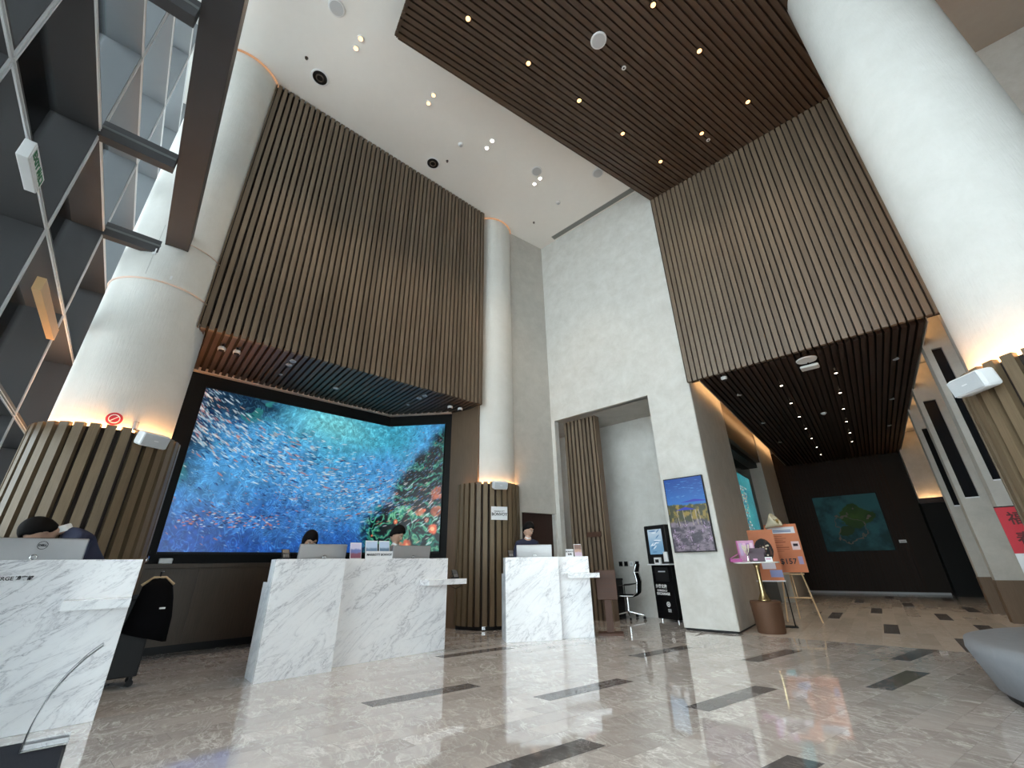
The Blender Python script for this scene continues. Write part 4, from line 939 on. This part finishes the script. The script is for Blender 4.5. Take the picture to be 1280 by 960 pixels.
for k in range(5):
    a = 2 * math.pi * k / 5 + .3; MB().tube([(0, 0, .13), (.30 * math.cos(a), .30 * math.sin(a), .075)], [.022, .013]).build('base_arm', chrome, ch)
    MB().lathe([(.028, -.02), (.028, .02)], 14).build('castor', black, ch.children[-1], loc=(.31 * math.cos(a), .31 * math.sin(a), .03)).rotation_euler = (R(90), 0, a)

# ------------------------------------------------------------------ pedestal table, boards and easel by the pier
tb = empty('pedestal_table', (-2.02, 8.38, 0), 0, 'tall brass stemmed table with a bronze drum foot and thin white round top', 'table')
MB().lathe([(.195, 0), (.20, .02), (.225, .44), (.215, .452)], 40).build('drum_foot', bronze, tb); smooth_angle(tb.children[-1])
MB().lathe([(.10, .452), (.085, .47), (.045, .56), (.030, .75), (.036, .95), (.06, 1.01)], 28).build('stem', brass, tb, smooth=True)
MB().lathe([(.34, 1.012), (.345, 1.022), (.34, 1.032)], 48).build('top', quartz, tb)
magenta = simple('magenta_card', (.45, .08, .30), .5); pinkc = simple('pink_card', (.62, .30, .48), .5); orangec = simple('orange_board', (.80, .30, .12), .55)
gb = empty('gift_box', (-2.28, 8.22, 1.033), R(20), 'open magenta gift box at the left of the white table top', 'gift box')
box('tray', magenta, (-.09, .09, -.07, .07, 0, .05), gb); lid = box('lid', magenta, (-.10, .10, -.003, .003, 0, .16), gb, loc=(-.09, 0, .05)); lid.rotation_euler = (R(60), 0, R(90)); box('lining', pinkc, (-.07, .07, -.055, .055, .045, .053), gb)
vb = empty('gift_box', (-1.95, 8.25, 1.033), R(10), 'dark plum presentation box on the white table top behind dried flowers', 'gift box')
plum = simple('plum_box', (.045, .008, .025), .4); box('body', plum, (-.11, .11, -.06, .06, 0, .13), vb); box('lid', plum, (-.13, .13, .05, .07, .10, .21), vb); box('label_card', pinkc, (-.06, .0, -.064, -.06, .02, .05), vb)
pb = empty('brochure', (-2.10, 8.42, 1.033), R(8), 'tall pink leaflet standing on the white table top', 'brochure'); box('panel', pinkc, (-.17, .10, 0, .008, 0, .34), pb); box('stripe', magenta, (-.17, -.15, -.003, 0, 0, .34), pb)
for i in range(4): box('photo', simple('leaflet_tint%d' % i, ((.55, .40, .62), (.72, .45, .62), (.40, .20, .42), (.8, .6, .72))[i], .5), (-.13 + i * .055, -.085 + i * .055, -.003, -.001, .10 + .03 * (i % 2), .30), pb)
bq = empty('dried_bouquet', (-2.06, 8.12, 1.033), 0, 'cream dried flower bouquet in a slim vase on the white table top', 'flowers')
MB().lathe([(.018, 0), (.024, .02), (.010, .08), (.014, .11)], 16).build('vase', chrome, bq, smooth=True)
cream = simple('cream_petals', (.70, .64, .52), .8)
rb = random.Random(5)
for i in range(9):
    a = rb.random() * 6.28; t = rb.uniform(.02, .07); MB().tube([(0, 0, .10), (t * .6 * math.cos(a), t * .6 * math.sin(a), .16), (t * math.cos(a), t * math.sin(a), .22 + rb.random() * .05)], [.002, .006, .012], 6).build('flower_spray', cream, bq, smooth=True)
pc = empty('price_card', (-1.78, 8.22, 1.033), R(5), 'small white card standing at the right of the white table top', 'card'); box('card', paper, (-.06, .05, 0, .006, 0, .07), pc); box('print', pinkc, (-.04, .03, -.002, 0, .03, .05), pc)
# menu board behind table
def board(name, loc, rz, w, h, z0, tilt, img, label, pars, ev=None):
    o = empty(name, loc, rz, label, 'board'); b = MB().box(-w / 2, w / 2, 0, .012, 0, h).build('panel', orangec, o, loc=(0, 0, z0)); b.rotation_euler = (R(tilt), 0, 0)
    f = painted('printed_face', img, lambda u, v: np.stack([(u - .5) * w, u * 0 - .002, v * h], -1), print_m, o, loc=(0, 0, z0)); f.rotation_euler = (R(tilt), 0, 0); return o
def promo(seed, photo):
    W, Hh = 70, 110; u, v = np.meshgrid(np.linspace(0, 1, W), np.linspace(0, 1, Hh)); A = VN(seed); img = lerp(np.array([.76, .45, .30]), np.array([.80, .50, .35]), A.fbm(u * 3, v * 4)); rs = np.random.RandomState(seed)
    if photo:
        m = (np.hypot(u - .5, (v - .58) * 1.5) < .36); img[m] = lerp(np.array([.06, .03, .04]), np.array([.35, .22, .16]), sm(A.fbm(u * 12, v * 18), .5, .7))[m]
        for i in range(14): stroke(img, rs.uniform(22, 50), rs.uniform(50, 78), 3, 2, 0, (.85, .8, .7))
        img[(v < .34) & (v > .22) & (u > .3) & (u < .8)] = (.85, .82, .86); img[(v < .2) & (v > .06) & (u > .55)] = (.55, .58, .75)
    else:
        img[(v > .80) & (v < .94) & (u > .10) & (u < .92)] = (.86, .87, .90)
        for y in (.87, .84): img[(np.abs(v - y) < .008) & (u > .25) & (u < .8)] = (.35, .45, .62)
        for i, y in enumerate((.74, .70, .66, .62, .55, .51, .47, .43)): img[(np.abs(v - y) < .006) & (u > .1) & (u < .45 + .2 * rs.rand())] = (.55, .28, .18)
        img[(v > .45) & (v < .63) & (u > .72) & (u < .95)] = (.88, .78, .78); img[(v > .53) & (v < .58) & (u > .76) & (u < .9)] = (.1, .05, .12)
        img[(v > .16) & (v < .32) & (u > .80) & (u < .93)] = (.62, .58, .72)
    return img
mb = board('menu_board', (-2.04, 9.20, 0), R(12), .42, .86, .72, -4, promo(11, True), 'orange menu board with a dark food photo behind the pedestal table', None)
for x in (-.2, .2): MB().tube([(x, .01, 0), (x, .01, .75)], .010).build('leg', black, mb); 
box('foot', black, (-.24, .24, -.12, .14, 0, .012), mb); box('white_trim', paper, (-.23, .23, -.004, .0, .70, .72), mb)
ea = empty('easel', (-1.86, 10.02, 0), R(12), 'light wooden easel standing behind the pedestal table', 'easel')
MB().tube([(-.24, -.05, 0), (-.06, .12, 1.62)], .014, 6).build('leg', easelw, ea); MB().tube([(.30, -.05, 0), (.06, .12, 1.62)], .014, 6).build('leg', easelw, ea); MB().tube([(-.02, .55, 0), (0, .12, 1.62)], .012, 6).build('leg', easelw, ea)
MB().tube([(-.20, -.01, .40), (.24, -.01, .40)], .012, 6).build('crossbar', easelw, ea); MB().tube([(-.20, .02, .80), (.22, .02, .80)], .014, 6).build('ledge', easelw, ea); MB().tube([(0.02, .0, .40), (0.01, .05, .80)], .010, 6).build('centre_post', easelw, ea)
pbz = board('promotion_board', (-1.84, 10.02, 0), R(12), .56, .88, .83, -6, promo(12, False), 'orange price board reading $157 resting on the wooden easel', None)
tx = text('$157', .135, inkm, pbz, (.0, -.022, 1.02), (R(84), 0, 0), bold=.002)
bg = empty('flower_wrap', (-2.0, 9.98, 1.70), R(12), 'cream paper wrapped bouquet lying over the top of the orange price board', 'flowers')
MB().lathe([(.025, -.10), (.06, 0), (.13, .12), (.15, .17), (.135, .17), (.05, 0)], 14).build('wrap', simple('cream_wrap', (.72, .68, .52), .7), bg, smooth=True); bg.children[0].rotation_euler = (R(20), R(55), 0)
for i in range(7): MB().ball((.07 + rb.random() * .08, -.04 + rb.random() * .1, .0 + rb.random() * .12), .028, 8, 6).build('bloom', simple('bloom_olive%d' % i, (.30 + .05 * (i % 3), .27, .10), .8), bg, smooth=True)

# ------------------------------------------------------------------ corridor art and details
ar = empty('painting', CORR, CA, 'dim framed map painting of a green island on teal water at the corridor end', 'painting')
def island():
    W, Hh = 130, 120; u, v = np.meshgrid(np.linspace(0, 1, W), np.linspace(0, 1, Hh)); A = VN(50); n = A.fbm(u * 5, v * 5); img = lerp(np.array([.08, .26, .28]), np.array([.18, .42, .46]), sm(n + v * .3, .4, .8))
    m = 1 - sm(np.hypot((u - .58) * 1.1, (v - .62) * 1.5) + (n - .5) * .35, .27, .30); img = lerp(img, lerp(np.array([.10, .24, .08]), np.array([.28, .42, .12]), n), m)
    m = 1 - sm(np.hypot((u - .36), (v - .36) * 1.4) + (n - .5) * .3, .11, .13); img = lerp(img, np.array([.14, .26, .10]), m)
    ln = np.abs(np.hypot(u - .45, (v - .42)) + (n - .5) * .5 - .25) ; img = lerp(img, np.array([.45, .42, .38]), 1 - sm(ln, .008, .018)); return img
painted('canvas', island(), lambda u, v: np.stack([-1.68 + u * 1.78, u * 0 + 10.80, 1.27 + v * 1.78], -1), print_m, ar); box('frame', black, (-1.70, .12, 10.81, 10.85, 1.25, 3.07), ar)
lb = empty('label_plate', CORR, CA, 'small pale label plate right of the map painting', 'sign'); box('plate', paper, (.26, .44, 10.80, 10.83, 1.47, 1.56), lb); box('print', inkm, (.29, .41, 10.797, 10.80, 1.50, 1.51), lb)
an = empty('alarm_call_point', CORR, CA, 'small dark red call point on the pale corridor pier', 'alarm'); box('box', red, (-2.38, -2.35, 8.0, 8.09, 1.95, 2.08), an); box('button', black, (-2.35, -2.345, 8.03, 8.06, 2.0, 2.03), an)
rp = empty('poster_stand', (1.28, 8.75, 0), 0, 'red festive poster with black calligraphy on a stand at the right edge', 'poster')
box('board', red, (-.30, .40, 0, .02, 1.08, 1.66), rp); box('lower_board', paper, (-.30, .40, .0, .02, .80, 1.08), rp); box('post', black, (-.02, .02, .02, .05, 0, 1.2), rp); box('foot', black, (-.2, .2, -.12, .15, 0, .015), rp); box('clip', black, (-.30, .05, -.003, .022, 1.655, 1.67), rp)
brd = simple('calligraphy', (.10, .02, .02), .6)
text('福 新', .17, brd, rp, (-.03, -.003, 1.50), (R(90), 0, 0), bold=.003); text('春 禧', .17, brd, rp, (-.03, -.003, 1.25), (R(90), 0, 0), bold=.003)
# ottoman bench round the right column
ot = empty('round_bench', (1.515, 5.816, 0), 0, 'grey upholstered round bench encircling the right foreground column', 'bench')
MB().lathe([(.78, .06), (1.31, .06), (1.41, .34), (1.40, .405), (1.34, .42), (.86, .42), (.78, .40), (.78, .06)], 96, cap=False).build('cushion', ottom, ot, smooth=True); MB().lathe([(1.27, 0), (1.27, .06), (.78, .06), (.78, 0)], 72, cap=False).build('plinth', black, ot)

# ------------------------------------------------------------------ ceiling fittings
def dl_mesh(r, lamp, mat_ring):
    pass
def downlight(x, y, z, label, group, mat=lampm, r=.045, ring=white_p, spot=0, col=(1, .78, .55)):
    o = empty('downlight', (x, y, z), 0, label, 'downlight', group)
    a = link('trim_ring', RINGM[(r, ring.name)] if (r, ring.name) in RINGM else mk_ring(r, ring), o); b = link('lamp', mk_lamp(r, mat), o)
    if spot:
        ld = bpy.data.lights.new('spot', 'SPOT'); ld.energy = spot; ld.color = col; ld.spot_size = R(75); ld.spot_blend = .6; ld.shadow_soft_size = .05
        l = bpy.data.objects.new('beam', ld); COL.objects.link(l); l.parent = o; l.location = (0, 0, -.03)
    return o
RINGM = {}; LAMPM = {}
def mk_ring(r, ring):
    m = MB().lathe([(r * .78, 0), (r, -.004), (r * 1.15, 0), (r * 1.15, .03), (r * .78, .03), (r * .78, 0)], 24, cap=False).mesh('trim_ring', True); m.materials.append(ring); RINGM[(r, ring.name)] = m; return m
def mk_lamp(r, mat):
    if (r, mat.name) not in LAMPM:
        m = MB().lathe([(0.001, .002), (r * .78, .002), (r * .78, .02)], 20, cap=False).mesh('lamp'); m.materials.append(mat); LAMPM[(r, mat.name)] = m
    return LAMPM[(r, mat.name)]
def fit(name, x, y, z, prof, mat, label, cat, group=None, extra=None):
    o = empty(name, (x, y, z), 0, label, cat, group); MB().lathe(prof, 28).build('housing', mat, o, smooth=False); smooth_angle(o.children[0])
    if extra: MB().lathe(extra[0], 28).build(extra[1], extra[2], o)
    return o
G1 = 'paired downlights in the white ceiling'
for k, (x, y) in enumerate([(-4.77, 1.51), (-4.97, 1.53), (-4.59, 2.99), (-4.79, 3.02), (-4.41, 4.48), (-4.62, 4.52), (-4.24, 5.97), (-4.44, 6.0)]):
    pr_ = ('nearest', 'second', 'third', 'farthest')[k // 2]
    downlight(x, y, H - .012, '%s lamp of the %s pair of downlights in the white ceiling' % (('right', 'left')[k % 2], pr_), G1, lampdim if k > 3 else lampm, .05, spot=60)
G2 = 'downlights in the slatted wood ceiling'
nmv = ['first', 'second', 'third', 'fourth', 'fifth']
for k, (x, y) in enumerate([(-2.93, 2.42), (-2.63, 3.57), (-2.33, 4.71), (-2.04, 5.87), (-1.74, 7.02)]): downlight(x, y, HW - .005, '%s warm downlight from the camera end of the left row in the wood ceiling' % nmv[k], G2, lampm, .05, black, spot=22)
for k, (x, y) in enumerate([(-.94, 3.11), (-.65, 4.26), (-.34, 5.41), (-.84, 6.97), (.04, 6.92)]): 
    downlight(x, y, HW - .005, '%s warm downlight from the camera end of the right row in the wood ceiling' % nmv[k], G2, lampm, .05, black, spot=22)
disc = [(.001, 0), (.12, 0), (.13, .012)]
for x, y, z, lb_ in ((-4.66, 1.01, H, 'round white ceiling speaker near the facade end of the white ceiling'), (-4.17, 5.76, H, 'round grey ceiling speaker beside the farthest pair of downlights'), (-3.12, 6.80, H, 'round grey ceiling speaker at the edge of the wood ceiling'), (-1.54, 4.10, HW, 'large round white speaker in the slatted wood ceiling')):
    fit('ceiling_speaker', x, y, z - .016, [(.001, 0), (.125, 0), (.135, .014), (.001, .014)], white_p, lb_, 'speaker', None, ([(.001, -.003), (.108, -.003), (.108, 0)], 'grille', grille))
for x, y, lb_ in ((-5.93, 1.32, 'nearer round black nozzle vent in the white ceiling'), (-5.82, 3.94, 'farther round black nozzle vent in the white ceiling')):
    v_ = fit('nozzle_vent', x, y, H - .012, [(.15, 0), (.16, .01), (.10, .01), (.10, 0)], white_p, lb_, 'vent')
    MB().lathe([(.001, -.005), (.12, -.005), (.13, 0)], 24).build('nozzle', black, v_); MB().lathe([(.05, -.009), (.075, -.009), (.075, -.005), (.05, -.005)], 24, cap=False).build('nozzle_ring', chrome, v_)
for k, (x, y) in enumerate([(-5.78, 1.0), (-5.53, 4.13), (-5.25, 6.97)]): fit('sprinkler', x, y, H - .03, [(.012, 0), (.012, .03), (.03, .03)], black, '%s small dark sprinkler in the white ceiling, counted from the facade' % nmv[k], 'sprinkler', None, ([(.022, -.004), (.022, 0)], 'deflector', chrome))
for x, y, lb_ in ((-4.99, 4.07, 'white smoke detector beside the third pair of downlights'), (-4.35, 6.87, 'white smoke detector near the back wall')): fit('smoke_detector', x, y, H - .04, [(.04, 0), (.06, .02), (.06, .04)], white_p, lb_, 'smoke detector', None, ([(.03, -.012), (.036, 0)], 'sensor', grille))
for x, y, lb_ in ((-1.43, 4.77, 'small white ring fitting beside the speaker in the wood ceiling'), (-.79, 7.21, 'small white ring fitting near the end of the wood ceiling')): fit('sprinkler', x, y, HW - .006, [(.02, 0), (.04, 0), (.04, .006), (.02, .006)], white_p, lb_, 'sprinkler', None, ([(.015, -.002), (.015, .004)], 'centre', black))
lv = empty('linear_vent', (-5.23, 7.74, H), 0, 'long grey linear air slot in the white ceiling along the back wall', 'vent')
box('frame', greymetal, (0, 3.4, 0, .15, -.006, -.001), lv)
for i in range(3): box('blade', simple('vent_dark%d' % i, (.18, .19, .19), .6), (.02, 3.38, .025 + i * .04, .045 + i * .04, -.009, -.006), lv)
# soffit fittings
for x, y, lb_ in ((-6.98, 1.23, 'white track spotlight at the left end of the dark soffit'), (-6.94, 1.42, 'white track spotlight second from the left end of the dark soffit'), (-6.48, 5.32, 'white track spotlight second from the right end of the dark soffit'), (-6.42, 5.55, 'white track spotlight at the right end of the dark soffit')):
    s_ = fit('track_spotlight', x, y, HS - .10, [(.05, 0), (.055, .03), (.05, .05)], white_p, lb_, 'spotlight', None, ([(.035, -.01), (.04, 0)], 'lens', black)); MB().tube([(0, 0, .05), (0, 0, .10)], .012).build('stem', black, s_)
for k, (x, y) in enumerate([(-6.79, 2.19), (-6.98, 2.20), (-6.49, 4.66), (-6.68, 4.66)]): downlight(x, y, HS - .006, '%s unlit twin downlight in the dark soffit, %s pair' % (('outer', 'inner')[k % 2], ('left', 'right')[k // 2]), 'downlights in the dark soffit', greymetal, .045, silver)
for x, y, lb_ in ((-7.47, 2.26, 'small sprinkler disc left of the dome in the dark soffit'), (-7.37, 3.23, 'pale dome detector in the middle of the dark soffit'), (-7.15, 4.72, 'small sprinkler disc right of the dome in the dark soffit')): fit('soffit_sensor', x, y, HS - .025, [(.02, 0), (.05, .012), (.05, .025)] if y == 3.23 else [(.015, .01), (.03, .018), (.03, .025)], grille, lb_, 'detector')
# corridor ceiling fittings
fit('dome_camera', -1.77, 8.12, HC - .06, [(.03, 0), (.055, .02), (.055, .06)], white_p, 'white dome camera at the left front of the corridor ceiling', 'camera', None, ([(.02, -.02), (.035, 0)], 'lens', black))
ap = empty('projector', (-.46, 8.45, HC), 0, 'white round plate and box of a hanging device in the front of the corridor ceiling', 'device')
MB().lathe([(.001, -.03), (.15, -.03), (.16, -.01)], 32).build('plate', white_p, ap, loc=(0, -.12, 0)); MB().box(-.14, .14, .04, .24, -.09, -.04).build('body', white_p, ap, bevel=.02); MB().tube([(0, 0, -.06), (0, 0, 0)], .012).build('stem', black, ap)
G3 = 'small lamps in the corridor ceiling'; nth = ['first', 'second', 'third', 'fourth', 'fifth', 'sixth', 'seventh']
for k, (x, y) in enumerate([(-1.05, 9.4), (-1.12, 10.73), (-1.17, 12.0), (-1.23, 13.3), (-1.29, 14.61), (-1.35, 15.97), (-1.41, 17.25)]): downlight(x, y, HC - .004, '%s small lamp of the left row in the corridor ceiling' % nth[k], G3, lampdim, .035, black, spot=26 if k < 5 else 0)
for k, (x, y) in enumerate([(-.15, 9.44), (-.22, 10.75), (-.29, 12.07), (-.35, 13.35), (-.40, 14.71), (-.45, 15.95)]): downlight(x, y, HC - .004, '%s small lamp of the right row in the corridor ceiling' % nth[k], G3, lampdim, .035, black, spot=26 if k < 5 else 0)
for k, (x, y) in enumerate([(-1.83, 9.36), (-1.95, 11.93), (-2.07, 14.43), (.72, 9.47), (.59, 12.06), (.46, 14.64)]): downlight(x, y, HC - .004, '%s unlit fitting on the %s side of the corridor ceiling' % (nth[k % 3], ('left', 'right')[k // 3]), 'unlit fittings in the corridor ceiling', greymetal, .04, grille)
fit('smoke_detector', -.68, 12.07, HC - .04, [(.04, 0), (.06, .02), (.06, .04)], white_p, 'white smoke detector between the lamp rows of the corridor ceiling', 'smoke detector', None, ([(.03, -.012), (.036, 0)], 'sensor', grille))
